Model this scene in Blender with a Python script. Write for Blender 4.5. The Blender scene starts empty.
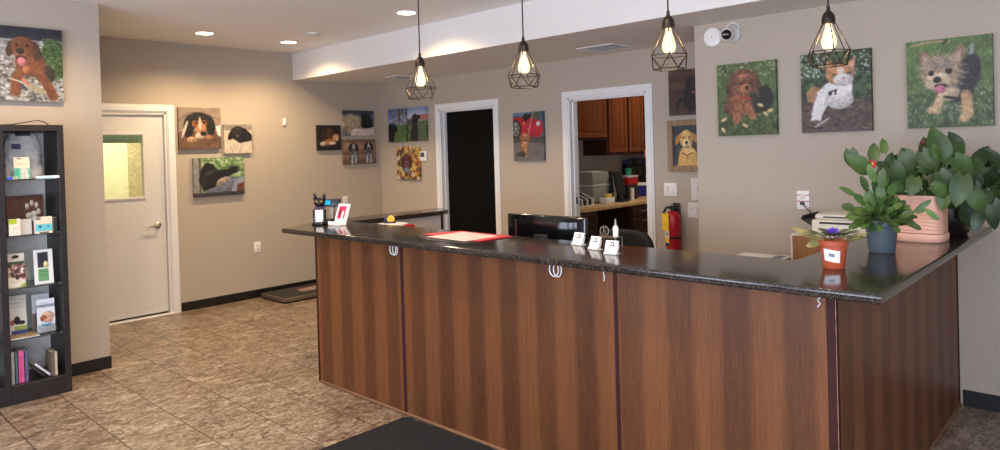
import bpy, bmesh, math, random
import numpy as np
from mathutils import Vector, Matrix
PI = math.pi
R_ = random.Random(7)
COL = bpy.context.scene.collection
EYE = 1.563                                   # camera height (m)
FPX, PY = 688.98853947, 156.881371738         # focal length and principal row for a 1000x450 frame
CAMR = np.array([[0.729146547, 0.683754404, -0.028726769],
                 [-0.013752323, -0.027328327, -0.999531909],
                 [-0.684219399, 0.7292003, -0.010523144]])
LW, BW, RW, CF, CR, ST = -7.21, 5.44, 4.72, 2.568, -0.81, -5.73   # main planes of the room
HC, HS, YS, CT = 2.745, 2.434, 4.21, 1.05     # ceiling, soffit underside, soffit face, counter top

# ---- survey helpers: measured image points -> real positions on known planes
def ray(u, v):
    return CAMR.T @ np.array([(u - 500) / FPX, (v - PY) / FPX, 1.0])
def atx(u, v, x): r = ray(u, v); r = r * (x / r[0]); return Vector((r[0], r[1], r[2] + EYE))
def aty(u, v, y): r = ray(u, v); r = r * (y / r[1]); return Vector((r[0], r[1], r[2] + EYE))
def atz(u, v, z): r = ray(u, v); r = r * ((z - EYE) / r[2]); return Vector((r[0], r[1], z))

# ---- materials
def lin(c):
    o = []
    for x in c[:3]:
        x = x / 255.0
        o.append(x / 12.92 if x <= 0.04045 else ((x + 0.055) / 1.055) ** 2.4)
    return (*o, 1.0)
class N:
    def __init__(s, name):
        s.m = bpy.data.materials.new(name); s.m.use_nodes = True
        s.t = s.m.node_tree; s.t.nodes.clear()
        s.out = s.t.nodes.new('ShaderNodeOutputMaterial')
    def n(s, kind, **kw):
        nd = s.t.nodes.new('ShaderNode' + kind)
        for k, v in kw.items():
            if k in nd.inputs.keys(): s.set(nd.inputs[k], v)
            else: setattr(nd, k, v)
        return nd
    def set(s, sock, v):
        if hasattr(v, 'is_output'): s.t.links.new(v, sock)
        else: sock.default_value = v
    def math(s, op, a, b=0.0, c=0.0):
        nd = s.t.nodes.new('ShaderNodeMath'); nd.operation = op
        s.set(nd.inputs[0], a); s.set(nd.inputs[1], b); s.set(nd.inputs[2], c)
        return nd.outputs[0]
    def mix(s, f, a, b, blend='MIX'):
        nd = s.t.nodes.new('ShaderNodeMix'); nd.data_type = 'RGBA'; nd.blend_type = blend
        s.set(nd.inputs[0], f); s.set(nd.inputs[6], a); s.set(nd.inputs[7], b)
        return nd.outputs[2]
    def ramp(s, f, stops):
        nd = s.t.nodes.new('ShaderNodeValToRGB'); e = nd.color_ramp.elements
        while len(e) < len(stops): e.new(0.5)
        for k, (p, c) in zip(e, stops): k.position = p; k.color = c
        s.set(nd.inputs[0], f); return nd.outputs[0]
    def noise(s, vec, scale, detail=3, rough=0.5, dist=0.0):
        nd = s.n('TexNoise', Vector=vec, Scale=scale, Detail=detail, Roughness=rough, Distortion=dist)
        return nd.outputs['Fac']
    def coord(s, sc=(1, 1, 1), loc=(0, 0, 0), kind='Object'):
        tc = s.t.nodes.new('ShaderNodeTexCoord')
        mp = s.n('Mapping', Vector=tc.outputs[kind]); mp.inputs['Scale'].default_value = sc; mp.inputs['Location'].default_value = loc
        return mp.outputs[0]
    def bump(s, h, strength=0.2, dist=0.01):
        return s.n('Bump', Height=h, Strength=strength, Distance=dist).outputs[0]
    def bsdf(s, **kw):
        nd = s.t.nodes.new('ShaderNodeBsdfPrincipled')
        for k, v in kw.items(): s.set(nd.inputs[k.replace('_', ' ')], v)
        s.t.links.new(nd.outputs[0], s.out.inputs[0]); return nd
MATS = {}
def mat(name, c, rough=0.5, metal=0.0, var=0.06, scale=30.0, bump=0.0, spec=0.5, sheen=0.0, coat=0.0):
    if name in MATS: return MATS[name]
    s = N(name); v = s.coord(); f = s.noise(v, scale, 4)
    a = lin(c); d = [max(0, x * (1 - var * 2)) for x in a[:3]] + [1]; l = [min(1, x * (1 + var * 2)) for x in a[:3]] + [1]
    col = s.ramp(f, [(0.25, d), (0.75, l)])
    kw = dict(Base_Color=col, Roughness=rough, Metallic=metal, Specular_IOR_Level=spec)
    if bump: kw['Normal'] = s.bump(f, bump, 0.004)
    b = s.bsdf(**kw)
    if sheen: b.inputs['Sheen Weight'].default_value = sheen
    if coat: b.inputs['Coat Weight'].default_value = coat
    MATS[name] = s.m; return s.m
def emit(name, c, strength, mixclear=0.0):
    s = N(name); v = s.coord(); f = s.noise(v, 40)
    e = s.n('Emission', Color=s.ramp(f, [(0, lin(c)), (1, lin([min(255, x * 1.03) for x in c]))]), Strength=strength)
    if mixclear:
        t = s.n('BsdfTransparent'); g = s.n('BsdfGlossy', Roughness=0.05)
        m1 = s.n('MixShader'); m1.inputs[0].default_value = 0.08
        s.t.links.new(t.outputs[0], m1.inputs[1]); s.t.links.new(g.outputs[0], m1.inputs[2])
        m2 = s.n('MixShader'); m2.inputs[0].default_value = 1 - mixclear
        s.t.links.new(m1.outputs[0], m2.inputs[1]); s.t.links.new(e.outputs[0], m2.inputs[2])
        s.t.links.new(m2.outputs[0], s.out.inputs[0])
    else: s.t.links.new(e.outputs[0], s.out.inputs[0])
    return s.m
def clear(name, tint=(235, 245, 242), gloss=0.1, body=0.0, bodyc=(200, 200, 205), rough=0.03, wrinkle=0.0):
    """thin clear sheet: see-through with a glossy coat and, if asked, some milky body"""
    s = N(name); v = s.coord(); f = s.noise(v, 14 if wrinkle else 25, 5, dist=1.0 if wrinkle else 0)
    t = s.n('BsdfTransparent', Color=lin(tint)); g = s.n('BsdfGlossy', Roughness=rough)
    fr = s.n('Fresnel', IOR=1.45).outputs[0]
    if wrinkle:
        nm = s.bump(f, wrinkle, 0.02); s.t.links.new(nm, g.inputs['Normal'])
    m1 = s.n('MixShader'); s.set(m1.inputs[0], s.math('MULTIPLY_ADD', fr, 0.9, gloss))
    s.t.links.new(t.outputs[0], m1.inputs[1]); s.t.links.new(g.outputs[0], m1.inputs[2]); last = m1
    d = s.n('BsdfDiffuse', Color=lin(bodyc)); m2 = s.n('MixShader')
    s.set(m2.inputs[0], s.math('MULTIPLY', f, 2 * body)); s.t.links.new(m1.outputs[0], m2.inputs[1]); s.t.links.new(d.outputs[0], m2.inputs[2])
    s.t.links.new(m2.outputs[0], s.out.inputs[0]); return s.m

# ---- objects
def thing(name, label, cat, loc=(0, 0, 0), rz=0.0, group=None):
    o = bpy.data.objects.new(name, None); COL.objects.link(o); o.empty_display_size = 0.05
    o.location = loc; o.rotation_euler = (0, 0, rz); o['label'] = label; o['category'] = cat
    if group: o['group'] = group
    return o
def tag(o, label, cat, group=None, kind=None):
    o['label'] = label; o['category'] = cat
    if group: o['group'] = group
    if kind: o['kind'] = kind
    return o
def mesh_of(bm, name, m, smooth=True, ang=35):
    me = bpy.data.meshes.new(name); bmesh.ops.recalc_face_normals(bm, faces=bm.faces[:]) if bm.faces else None
    bm.to_mesh(me); bm.free()
    for k in (m if isinstance(m, (list, tuple)) else [m]): me.materials.append(k)
    if smooth:
        me.polygons.foreach_set('use_smooth', [True] * len(me.polygons))
        try: me.set_sharp_from_angle(angle=math.radians(ang))
        except Exception: pass
    return me
def obj(name, bm, m, parent=None, smooth=True, ang=35, loc=None, rot=None, label=None):
    o = bpy.data.objects.new(name, mesh_of(bm, name, m, smooth, ang)); COL.objects.link(o)
    if parent: o.parent = parent
    if loc is not None: o.location = loc
    if rot is not None: o.rotation_euler = rot
    if label: o['label'] = label
    return o
def struct(name, bm, m, parent=None, smooth=False):
    o = obj(name, bm, m, parent, smooth)
    if not parent: o['kind'] = 'structure'
    return o
def dup(root, loc, rz=None, label=None):
    def cp(o, par):
        c = o.copy(); COL.objects.link(c)
        if par: c.parent = par
        for ch in [x for x in KIDS.get(o.name, [])]: KIDS.setdefault(c.name, []).append(cp(ch, c))
        return c
    KIDS = {}
    for o in list(COL.objects):
        if o.parent: KIDS.setdefault(o.parent.name, []).append(o)
    r = cp(root, None); r.location = loc
    if rz is not None: r.rotation_euler = (0, 0, rz)
    if label: r['label'] = label
    return r

# ---- shapes
def B(): return bmesh.new()
def box(bm, lo, hi, bev=0.0, seg=2, M=None, mi=0):
    lo, hi = Vector(lo), Vector(hi); c, s = (lo + hi) / 2, hi - lo
    mt = Matrix.Translation(c) @ Matrix.Diagonal((*s, 1))
    if M is not None: mt = M @ mt
    vs = bmesh.ops.create_cube(bm, size=1.0, matrix=mt)['verts']
    fs = {f for v in vs for f in v.link_faces}
    if bev > 0:
        es = list({e for v in vs for e in v.link_edges})
        r = bmesh.ops.bevel(bm, geom=es, offset=min(bev, min(s) * 0.49), segments=seg, profile=0.5, affect='EDGES')
        fs = set(r['faces']) | {f for f in fs if f.is_valid}
    if mi:
        for f in fs:
            if f.is_valid: f.material_index = mi
    return bm
def tube(bm, pts, r, n=8, closed=False, cap=True, mi=0):
    pts = [Vector(p) for p in pts]; k = len(pts); rr = r if isinstance(r, (list, tuple)) else [r] * k
    rings = []; up = None
    for i, p in enumerate(pts):
        if closed: d = pts[(i + 1) % k] - pts[i - 1]
        else: d = pts[min(i + 1, k - 1)] - pts[max(i - 1, 0)]
        d = d.normalized() if d.length > 1e-9 else Vector((0, 0, 1))
        if up is None: up = Vector((0, 0, 1)) if abs(d.z) < 0.9 else Vector((1, 0, 0))
        a = d.cross(up)
        if a.length < 1e-6: a = d.cross(Vector((0.3, 1, 0.2)))
        a.normalize(); b = a.cross(d).normalized(); up = b
        rings.append([bm.verts.new(p + (a * math.cos(2 * PI * j / n) + b * math.sin(2 * PI * j / n)) * rr[i]) for j in range(n)])
    m = k if closed else k - 1
    for i in range(m):
        A, C = rings[i], rings[(i + 1) % k]
        for j in range(n):
            f = bm.faces.new((A[j], A[(j + 1) % n], C[(j + 1) % n], C[j])); f.material_index = mi
    if cap and not closed:
        for rg in (rings[0], rings[-1]):
            try: bm.faces.new(rg).material_index = mi
            except Exception: pass
    return bm
def lathe(bm, prof, n=24, c=(0, 0, 0), mi=0, M=None, sx=1.0, sy=1.0):
    rings = []
    for r, z in prof:
        if r < 1e-6: vs = [bm.verts.new((c[0], c[1], c[2] + z))]
        else: vs = [bm.verts.new((c[0] + sx * r * math.cos(2 * PI * j / n), c[1] + sy * r * math.sin(2 * PI * j / n), c[2] + z)) for j in range(n)]
        if M is not None:
            for v in vs: v.co = M @ v.co
        rings.append(vs)
    for A, C in zip(rings, rings[1:]):
        for j in range(n):
            k = (j + 1) % n
            if len(A) == 1 and len(C) == 1: continue
            if len(A) == 1: f = bm.faces.new((A[0], C[k], C[j]))
            elif len(C) == 1: f = bm.faces.new((A[j], A[k], C[0]))
            else: f = bm.faces.new((A[j], A[k], C[k], C[j]))
            f.material_index = mi
    for rg in (rings[0], rings[-1]):
        if len(rg) > 2:
            try: bm.faces.new(rg).material_index = mi
            except Exception: pass
    return bm
def prism(bm, poly, z0, z1, mi=0, M=None):
    a = [bm.verts.new((x, y, z0)) for x, y in poly]; b = [bm.verts.new((x, y, z1)) for x, y in poly]
    if M is not None:
        for v in a + b: v.co = M @ v.co
    n = len(poly); fs = [bm.faces.new(a[::-1]), bm.faces.new(b)]
    for i in range(n): fs.append(bm.faces.new((a[i], a[(i + 1) % n], b[(i + 1) % n], b[i])))
    for f in fs: f.material_index = mi
    return bm
def ball(bm, c, r, sub=2, s=(1, 1, 1), M=None):
    mt = Matrix.Translation(c) @ Matrix.Diagonal((r * s[0], r * s[1], r * s[2], 1))
    bmesh.ops.create_icosphere(bm, subdivisions=sub, radius=1.0, matrix=(M @ mt) if M is not None else mt); return bm
def bez(a, b, c, n=10):
    a, b, c = Vector(a), Vector(b), Vector(c)
    return [a * (1 - t) ** 2 + b * 2 * t * (1 - t) + c * t * t for t in [i / n for i in range(n + 1)]]
def rot(ax, deg): return Matrix.Rotation(math.radians(deg), 4, ax)
def leaf(bm, base, d, nrm, L, W, kind='heart', fold=0.25, droop=0.3, n=7, wav=0.0, mi=0):
    base, d, nrm = Vector(base), Vector(d).normalized(), Vector(nrm)
    s = d.cross(nrm); s = s.normalized() if s.length > 1e-6 else Vector((1, 0, 0)); nrm = s.cross(d).normalized()
    rows = []
    for i in range(n + 1):
        t = i / n
        if kind == 'heart': w = 1.45 * (max(t, 0.02) ** 0.42) * ((1 - t) ** 0.8)
        elif kind == 'oval': w = 1.9 * (max(t, 0.015) ** 0.6) * (max(1 - t, 0.01) ** 0.6) * 0.8
        else: w = 1.15 * (max(t, 0.02) ** 0.5) * ((1 - t) ** 0.65)
        if wav: w *= 1 + wav * math.sin(t * 9 * PI)
        row = []
        for k in (-1, -0.5, 0, 0.5, 1):
            back = -0.16 * L * abs(k) * (1 - t) ** 6 if kind == 'heart' else 0
            p = base + d * (L * t + back) + s * (k * w * W / 2) + nrm * (fold * abs(k) * w * W / 2 - droop * L * t * t)
            row.append(bm.verts.new(p))
        rows.append(row)
    for A, C in zip(rows, rows[1:]):
        for j in range(4):
            f = bm.faces.new((A[j], A[j + 1], C[j + 1], C[j])); f.material_index = mi
    return bm
# ---- the printed pictures: a small painter whose result is stored as the print's own colours
def vnoise(ny, nx, cells, seed, asp=1.0):
    r = np.random.RandomState(seed); cy = max(1, int(round(cells * asp))); g = r.rand(cy + 2, cells + 2)
    y = np.linspace(0, cy - 1e-4, ny)[:, None] * np.ones((1, nx)); x = np.linspace(0, cells - 1e-4, nx)[None, :] * np.ones((ny, 1))
    yi, xi = y.astype(int), x.astype(int); fy, fx = y - yi, x - xi; fy = fy * fy * (3 - 2 * fy); fx = fx * fx * (3 - 2 * fx)
    return (g[yi, xi] * (1 - fx) + g[yi, xi + 1] * fx) * (1 - fy) + (g[yi + 1, xi] * (1 - fx) + g[yi + 1, xi + 1] * fx) * fy
class Pic:
    def __init__(s, w, h, res=80, bg=(128, 128, 128), seed=1):
        s.w, s.h = w, h; s.nx = int(res); s.ny = max(4, int(round(res * h / w))); s.ar = h / w
        s.X = (np.arange(s.nx) / (s.nx - 1))[None, :] * np.ones((s.ny, 1)); s.Y = (np.arange(s.ny) / (s.ny - 1))[:, None] * np.ones((1, s.nx))
        s.I = np.ones((s.ny, s.nx, 3)) * np.array(bg, float); s.seed = seed; s.form = .32; s.r = random.Random(seed)
    def tex(s, cells=24):
        s.seed += 1
        return vnoise(s.ny, s.nx, cells, s.seed, s.ar) * 0.6 + vnoise(s.ny, s.nx, min(cells * 2, s.nx), s.seed + 500, s.ar) * 0.4
    def put(s, m, col, tex=0.0, cells=24):
        c = np.array(col, float)[None, None, :] * np.ones_like(s.I)
        if tex: c = c * (1 + tex * 2 * (s.tex(cells) - 0.5))[:, :, None]
        s.I = s.I * (1 - m[:, :, None]) + c * m[:, :, None]; return s
    def rect(s, x0, y0, x1, y1, col, tex=0.0, cells=24, soft=0.012):
        m = np.clip((s.X - x0) / soft + .5, 0, 1) * np.clip((x1 - s.X) / soft + .5, 0, 1) * np.clip((s.Y - y0) / soft + .5, 0, 1) * np.clip((y1 - s.Y) / soft + .5, 0, 1)
        return s.put(m, col, tex, cells)
    def grad(s, y0, y1, c0, c1, x0=0, x1=1):
        t = np.clip((s.Y - y0) / (y1 - y0), 0, 1)[:, :, None]; c = np.array(c0, float) * (1 - t) + np.array(c1, float) * t
        m = ((s.Y >= y0) & (s.Y <= y1) & (s.X >= x0) & (s.X <= x1))[:, :, None]; s.I = np.where(m, c, s.I); return s
    def ell(s, cx, cy, rx, ry, col, a=0, tex=0.12, cells=24, soft=0.12, rough=0.0, op=1.0):
        dx, dy = s.X - cx, (s.Y - cy) * s.ar; ca, sa = math.cos(math.radians(a)), math.sin(math.radians(a))
        u, v = dx * ca + dy * sa, -dx * sa + dy * ca; d = np.sqrt((u / rx) ** 2 + (v / (ry * s.ar)) ** 2)
        if rough: d = d + rough * 2 * (s.tex(18) - 0.5)
        c = np.array(col, float)[None, None, :] * np.ones_like(s.I)
        if s.form and rx > .03:                       # round form and coat texture of the photographed animal
            st = s.tex(min(48, s.nx // 2)); k = .95 - s.form * (0.45 * v / (ry * s.ar) + 0.3 * u / rx + 0.35 * d * d - .1) + .35 * (st - .5)
            c = c * np.clip(k, .35, 1.6)[:, :, None] + 10 * np.clip(k - 1, 0, 1)[:, :, None]
        if tex: c = c * (1 + tex * 2 * (s.tex(cells) - 0.5))[:, :, None]
        m = (np.clip((1 - d) / soft + .5, 0, 1) * op)[:, :, None]; s.I = s.I * (1 - m) + c * m; return s
    def fur(s, cx, cy, rx, ry, n, L, wd, cols, op=.6):
        for _ in range(n):
            a, q = s.r.uniform(0, 2 * PI), math.sqrt(s.r.random()); x, y = cx + rx * q * math.cos(a), cy + ry * q * math.sin(a); aa = a + s.r.uniform(-.5, .5)
            s.blades(1, (x, y, x, y), L, wd, cols, -math.degrees(aa), -math.degrees(aa), op)
        return s
    def finish(s, grain=.07):
        I = np.pad(s.I, ((1, 1), (1, 1), (0, 0)), mode='edge'); b = (I[:-2, 1:-1] + I[2:, 1:-1] + I[1:-1, :-2] + I[1:-1, 2:]) / 4; s.I = s.I * .62 + b * .38; g = s.I.mean(axis=2, keepdims=True); s.I = (g + (s.I - g) * .86) * .9
        return s.mul(grain, min(60, s.nx // 2)).mul(.05, 5)
    def poly(s, pts, col, tex=0.1, cells=24, rough=0.0):
        m = np.zeros_like(s.X)
        ox, oy = (s.tex(14) - 0.5, s.tex(14) - 0.5) if rough else (0, 0)
        for sy in (-.25, .25):
            for sx in (-.25, .25):
                x = s.X + sx / s.nx + rough * ox; y = s.Y + sy / s.ny + rough * oy; ins = np.zeros(s.X.shape, bool)
                for (x1, y1), (x2, y2) in zip(pts, pts[1:] + pts[:1]):
                    if y1 != y2: ins ^= ((y1 > y) != (y2 > y)) & (x < (x2 - x1) * (y - y1) / (y2 - y1) + x1)
                m += ins * 0.25
        return s.put(m, col, tex, cells)
    def line(s, pts, wd, col, tex=0.1, soft=0.35):
        d = np.ones_like(s.X) * 9
        for (x1, y1), (x2, y2) in zip(pts, pts[1:]):
            ax, ay, bx_, by_ = x1, y1 * s.ar, x2, y2 * s.ar; ex, ey = bx_ - ax, by_ - ay; q = ex * ex + ey * ey + 1e-9
            t = np.clip(((s.X - ax) * ex + (s.Y * s.ar - ay) * ey) / q, 0, 1)
            d = np.minimum(d, np.hypot(s.X - ax - t * ex, s.Y * s.ar - ay - t * ey))
        return s.put(np.clip((1 - d / (wd / 2)) / soft + .5, 0, 1), col, tex)
    def blades(s, n, reg, L, wd, cols, a0=60, a1=120, op=0.8):
        x0, y0, x1, y1 = reg
        for _ in range(n):
            x, y = s.r.uniform(x0, x1), s.r.uniform(y0, y1); a = math.radians(s.r.uniform(a0, a1)); l = L * s.r.uniform(.5, 1.2)
            ix0, ix1 = int(max(0, (x - l - .03) * s.nx)), int(min(s.nx, (x + l + .03) * s.nx + 1)); iy0, iy1 = int(max(0, (y - l / s.ar - .03) * s.ny)), int(min(s.ny, (y + l / s.ar + .03) * s.ny + 1))
            if ix1 <= ix0 or iy1 <= iy0: continue
            X, Y = s.X[iy0:iy1, ix0:ix1], s.Y[iy0:iy1, ix0:ix1] * s.ar; ex, ey = l * math.cos(a), -l * math.sin(a)
            t = np.clip(((X - x) * ex + (Y - y * s.ar) * ey) / (l * l), 0, 1); d = np.hypot(X - x - t * ex, Y - y * s.ar - t * ey)
            m = np.clip((1 - d / wd) * 1.6, 0, 1)[:, :, None] * op; s.I[iy0:iy1, ix0:ix1] = s.I[iy0:iy1, ix0:ix1] * (1 - m) + np.array(s.r.choice(cols), float) * m
        return s
    def dots(s, n, reg, r0, r1, cols, op=0.9, sq=1.0):
        x0, y0, x1, y1 = reg
        for _ in range(n):
            x, y, r = s.r.uniform(x0, x1), s.r.uniform(y0, y1), s.r.uniform(r0, r1)
            ix0, ix1 = int(max(0, (x - r) * s.nx - 1)), int(min(s.nx, (x + r) * s.nx + 2)); iy0, iy1 = int(max(0, (y - r / s.ar) * s.ny - 1)), int(min(s.ny, (y + r / s.ar) * s.ny + 2))
            if ix1 <= ix0 or iy1 <= iy0: continue
            d = np.hypot((s.X[iy0:iy1, ix0:ix1] - x), (s.Y[iy0:iy1, ix0:ix1] - y) * s.ar / sq) / r
            m = np.clip((1 - d) / .35 + .5, 0, 1)[:, :, None] * op; s.I[iy0:iy1, ix0:ix1] = s.I[iy0:iy1, ix0:ix1] * (1 - m) + np.array(s.r.choice(cols), float) * m
        return s
    def mul(s, k, cells=6):
        s.I = s.I * (1 + k * 2 * (s.tex(cells) - 0.5))[:, :, None]; return s
def print_mat(name, rough=0.55, coat=0.0):
    if name in MATS: return MATS[name]
    s = N(name); at = s.n('Attribute', attribute_name='Print'); f = s.noise(s.coord(), 400, 2)
    col = s.mix(0.12, at.outputs['Color'], s.ramp(f, [(0.3, (0, 0, 0, 1)), (0.7, (1, 1, 1, 1))]), 'SOFT_LIGHT')
    b = s.bsdf(Base_Color=col, Roughness=rough, Normal=s.bump(f, 0.05, 0.001)); b.inputs['Coat Weight'].default_value = coat
    MATS[name] = s.m; return s.m
def print_mesh(name, p, depth, m, zc=False, edge=None):
    """slab of width p.w (x), height p.h (z), thickness depth; its front (towards -y) carries the print"""
    nx, ny = p.nx, p.ny; w, h = p.w, p.h; z0 = -h / 2 if zc else 0.0
    V = []; C = []
    I = np.clip(p.I, 0, 255) / 255.0; Lc = np.where(I <= 0.04045, I / 12.92, ((I + 0.055) / 1.055) ** 2.4)
    for j in range(ny):
        for i in range(nx):
            V.append((-w / 2 + w * i / (nx - 1), -depth, z0 + h * (1 - j / (ny - 1)))); C.append((*Lc[j, i], 1.0))
    F = [(j * nx + i, (j + 1) * nx + i, (j + 1) * nx + i + 1, j * nx + i + 1) for j in range(ny - 1) for i in range(nx - 1)]
    loop = [i for i in range(nx)] + [j * nx + nx - 1 for j in range(1, ny)] + [(ny - 1) * nx + i for i in range(nx - 2, -1, -1)] + [j * nx for j in range(ny - 2, 0, -1)]
    b0 = len(V)
    for k in loop:
        for y in (-depth, 0.0):
            x, _, z = V[k]; V.append((x, y, z)); C.append(C[k] if edge is None else lin(edge))
    q = len(loop)
    for i in range(q):
        a, c = b0 + 2 * i, b0 + 2 * ((i + 1) % q); F.append((a, c, c + 1, a + 1))
    F.append(tuple(b0 + 2 * i + 1 for i in range(q)))
    me = bpy.data.meshes.new(name); me.from_pydata(V, [], F); me.update()
    ca = me.color_attributes.new('Print', 'FLOAT_COLOR', 'POINT'); ca.data.foreach_set('color', np.array(C, dtype=np.float32).ravel())
    me.materials.append(m); return me
def print_obj(name, p, depth, m, loc=(0, 0, 0), rz=0.0, tilt=0.0, parent=None, zc=False, edge=None, roll=0.0):
    o = bpy.data.objects.new(name, print_mesh(name, p, depth, m, zc, edge)); COL.objects.link(o)
    if parent: o.parent = parent
    o.rotation_mode = 'XYZ'; o.location = loc; o.rotation_euler = (tilt, roll, rz); return o
GRASS = [(118, 134, 78), (66, 86, 42), (92, 114, 58), (160, 168, 122), (44, 58, 32), (80, 98, 52)]
def pic_lab(w, h):
    p = Pic(w, h, 92, (150, 150, 148), 11); p.dots(900, (0, .15, 1, 1), .015, .034, [(178, 178, 176), (146, 146, 146), (100, 100, 103), (62, 62, 66), (204, 204, 202)], sq=.75)
    p.rect(-.1, -.1, 1.1, .17, (38, 40, 58), .25, 10)
    for x in (.2, .42, .64, .86): p.line([(x, 0), (x, .17)], .012, (22, 24, 36))
    p.ell(.86, .42, .2, .3, (58, 92, 46), tex=.5, cells=40, rough=.2); p.dots(160, (.68, .14, 1, .68), .008, .02, [(90, 130, 70), (40, 66, 30), (110, 150, 85)], .7)
    p.ell(.72, .62, .16, .12, (52, 40, 38), rough=.2)
    f, d = (126, 64, 33), (84, 42, 24)
    p.ell(.52, .5, .22, .17, f, 20, .25); p.line([(.42, .5), (.3, .72), (.29, .88)], .15, f, .2); p.line([(.6, .55), (.76, .78), (.84, .93)], .15, (120, 60, 31), .25)
    p.ell(.24, .3, .06, .11, d, 15, .2); p.ell(.6, .32, .075, .14, d, -15, .2); p.ell(.41, .28, .165, .135, f, 0, .2); p.ell(.41, .2, .14, .07, (144, 76, 40), 0, .15)
    p.fur(.5, .52, .22, .18, 160, .05, .007, [(142, 78, 44), (100, 50, 27), (156, 92, 56)], .45); p.fur(.41, .24, .15, .1, 90, .04, .006, [(150, 84, 48), (110, 56, 30)], .45); p.ell(.39, .37, .1, .075, (152, 88, 52)); p.ell(.375, .33, .06, .042, (28, 20, 20)); p.ell(.33, .25, .022, .018, (30, 16, 12)); p.ell(.48, .25, .022, .018, (30, 16, 12))
    p.ell(.38, .42, .075, .03, (50, 18, 18)); p.ell(.39, .47, .062, .062, (226, 120, 140)); p.ell(.45, .58, .05, .06, (184, 108, 66))
    p.line([(.22, .7), (.36, .74), (.44, .8)], .02, (205, 200, 190)); p.line([(.4, .7), (.5, .8)], .035, (222, 96, 60)); p.line([(.52, .8), (.66, .86)], .1, (150, 142, 112), .15); p.line([(.38, .78), (.44, .84)], .05, (60, 62, 70)); return p
def pic_hound(w, h):
    p = Pic(w, h, 64, (156, 134, 118), 21); p.mul(.15, 5); p.grad(.6, 1, (118, 84, 62), (92, 62, 46)); p.rect(-.1, .58, 1.1, 1.1, (112, 78, 58), .25, 10)
    p.line([(.0, .3), (.3, .12), (.62, .14), (1, .3)], .03, (120, 100, 88)); p.poly([(.88, .45), (1, .42), (1, .72), (.92, .66)], (226, 226, 230))
    k = (26, 22, 22); p.ell(.24, .45, .13, .28, k, 8); p.ell(.73, .42, .13, .25, k, -12); p.ell(.47, .3, .25, .19, k); p.ell(.14, .52, .03, .22, (214, 206, 196), 20)
    p.ell(.39, .4, .08, .09, (150, 82, 46)); p.ell(.6, .39, .08, .09, (150, 82, 46)); p.ell(.53, .55, .13, .18, (196, 132, 92)); p.ell(.5, .38, .03, .16, (222, 196, 170)); p.ell(.5, .68, .12, .08, (224, 200, 178))
    p.ell(.57, .63, .075, .055, (20, 16, 18)); p.ell(.4, .37, .032, .03, (14, 10, 10)); p.ell(.6, .36, .032, .03, (14, 10, 10)); p.ell(.3, .77, .12, .07, (206, 160, 122)); p.line([(.25, .75), (.24, .82)], .015, (90, 60, 45)); p.line([(.33, .75), (.33, .82)], .015, (90, 60, 45)); p.ell(.72, .72, .1, .05, (186, 130, 92)); return p
def pic_blackpup(w, h):
    p = Pic(w, h, 52, (206, 192, 170), 31); p.mul(.12, 5); p.rect(-.1, -.1, 1.1, .2, (150, 142, 128), .2, 8)
    p.ell(.62, .45, .42, .3, (24, 22, 25), 15); p.ell(.5, .3, .28, .24, (22, 20, 23)); p.ell(.26, .36, .1, .2, (16, 14, 17), 30); p.ell(.76, .3, .1, .18, (16, 14, 17), -20); p.ell(.47, .42, .1, .08, (44, 40, 42)); p.ell(.46, .4, .045, .035, (10, 9, 11))
    p.ell(.38, .28, .05, .035, (74, 70, 72), op=.8); p.ell(.6, .27, .05, .035, (74, 70, 72), op=.8); p.ell(.47, .4, .05, .035, (96, 90, 92)); p.ell(.5, .16, .12, .04, (70, 68, 74), op=.7); p.ell(.86, .42, .08, .08, (60, 58, 64), op=.6); p.poly([(0, .6), (.3, .5), (.6, .66), (1, .56), (1, 1), (0, 1)], (214, 200, 180), .12, rough=.06); p.line([(.2, .65), (.3, 1)], .03, (178, 162, 142)); p.line([(.6, .7), (.55, 1)], .03, (180, 166, 146)); return p
def pic_blackdog(w, h):
    p = Pic(w, h, 76, (120, 160, 96), 41); p.dots(260, (.15, 0, 1, .5), .015, .04, [(150, 190, 120), (90, 130, 70), (205, 222, 190), (70, 105, 55)], .8); p.rect(-.1, -.1, .16, 1.1, (148, 146, 142), .15); p.rect(.1, -.1, .14, 1.1, (90, 86, 84))
    p.ell(.62, .74, .42, .22, (112, 122, 142), -8, .15); p.poly([(.82, .6), (1, .5), (1, 1), (.7, 1)], (150, 160, 182), .1); p.poly([(.86, .72), (1, .66), (1, .92), (.84, .95)], (112, 62, 40)); p.rect(-.1, .9, 1.1, 1.1, (60, 56, 58), .2)
    k = (24, 24, 30); p.poly([(.14, .3), (.24, .13), (.38, .17), (.5, .34), (.72, .3), (.86, .24), (.92, .38), (.74, .47), (.6, .56), (.46, .74), (.18, .86), (.1, .6)], k, .3, rough=.04); p.ell(.34, .38, .16, .05, (78, 82, 98), -25, op=.6); p.ell(.2, .62, .05, .14, (58, 60, 72), 10, op=.5)
    p.ell(.8, .33, .11, .09, k); p.ell(.74, .27, .05, .05, (58, 58, 66), op=.7); p.ell(.89, .33, .03, .022, (96, 92, 94)); p.ell(.58, .6, .14, .075, (190, 172, 152), -18); p.ell(.5, .68, .08, .05, (150, 130, 112), -20); return p
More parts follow.
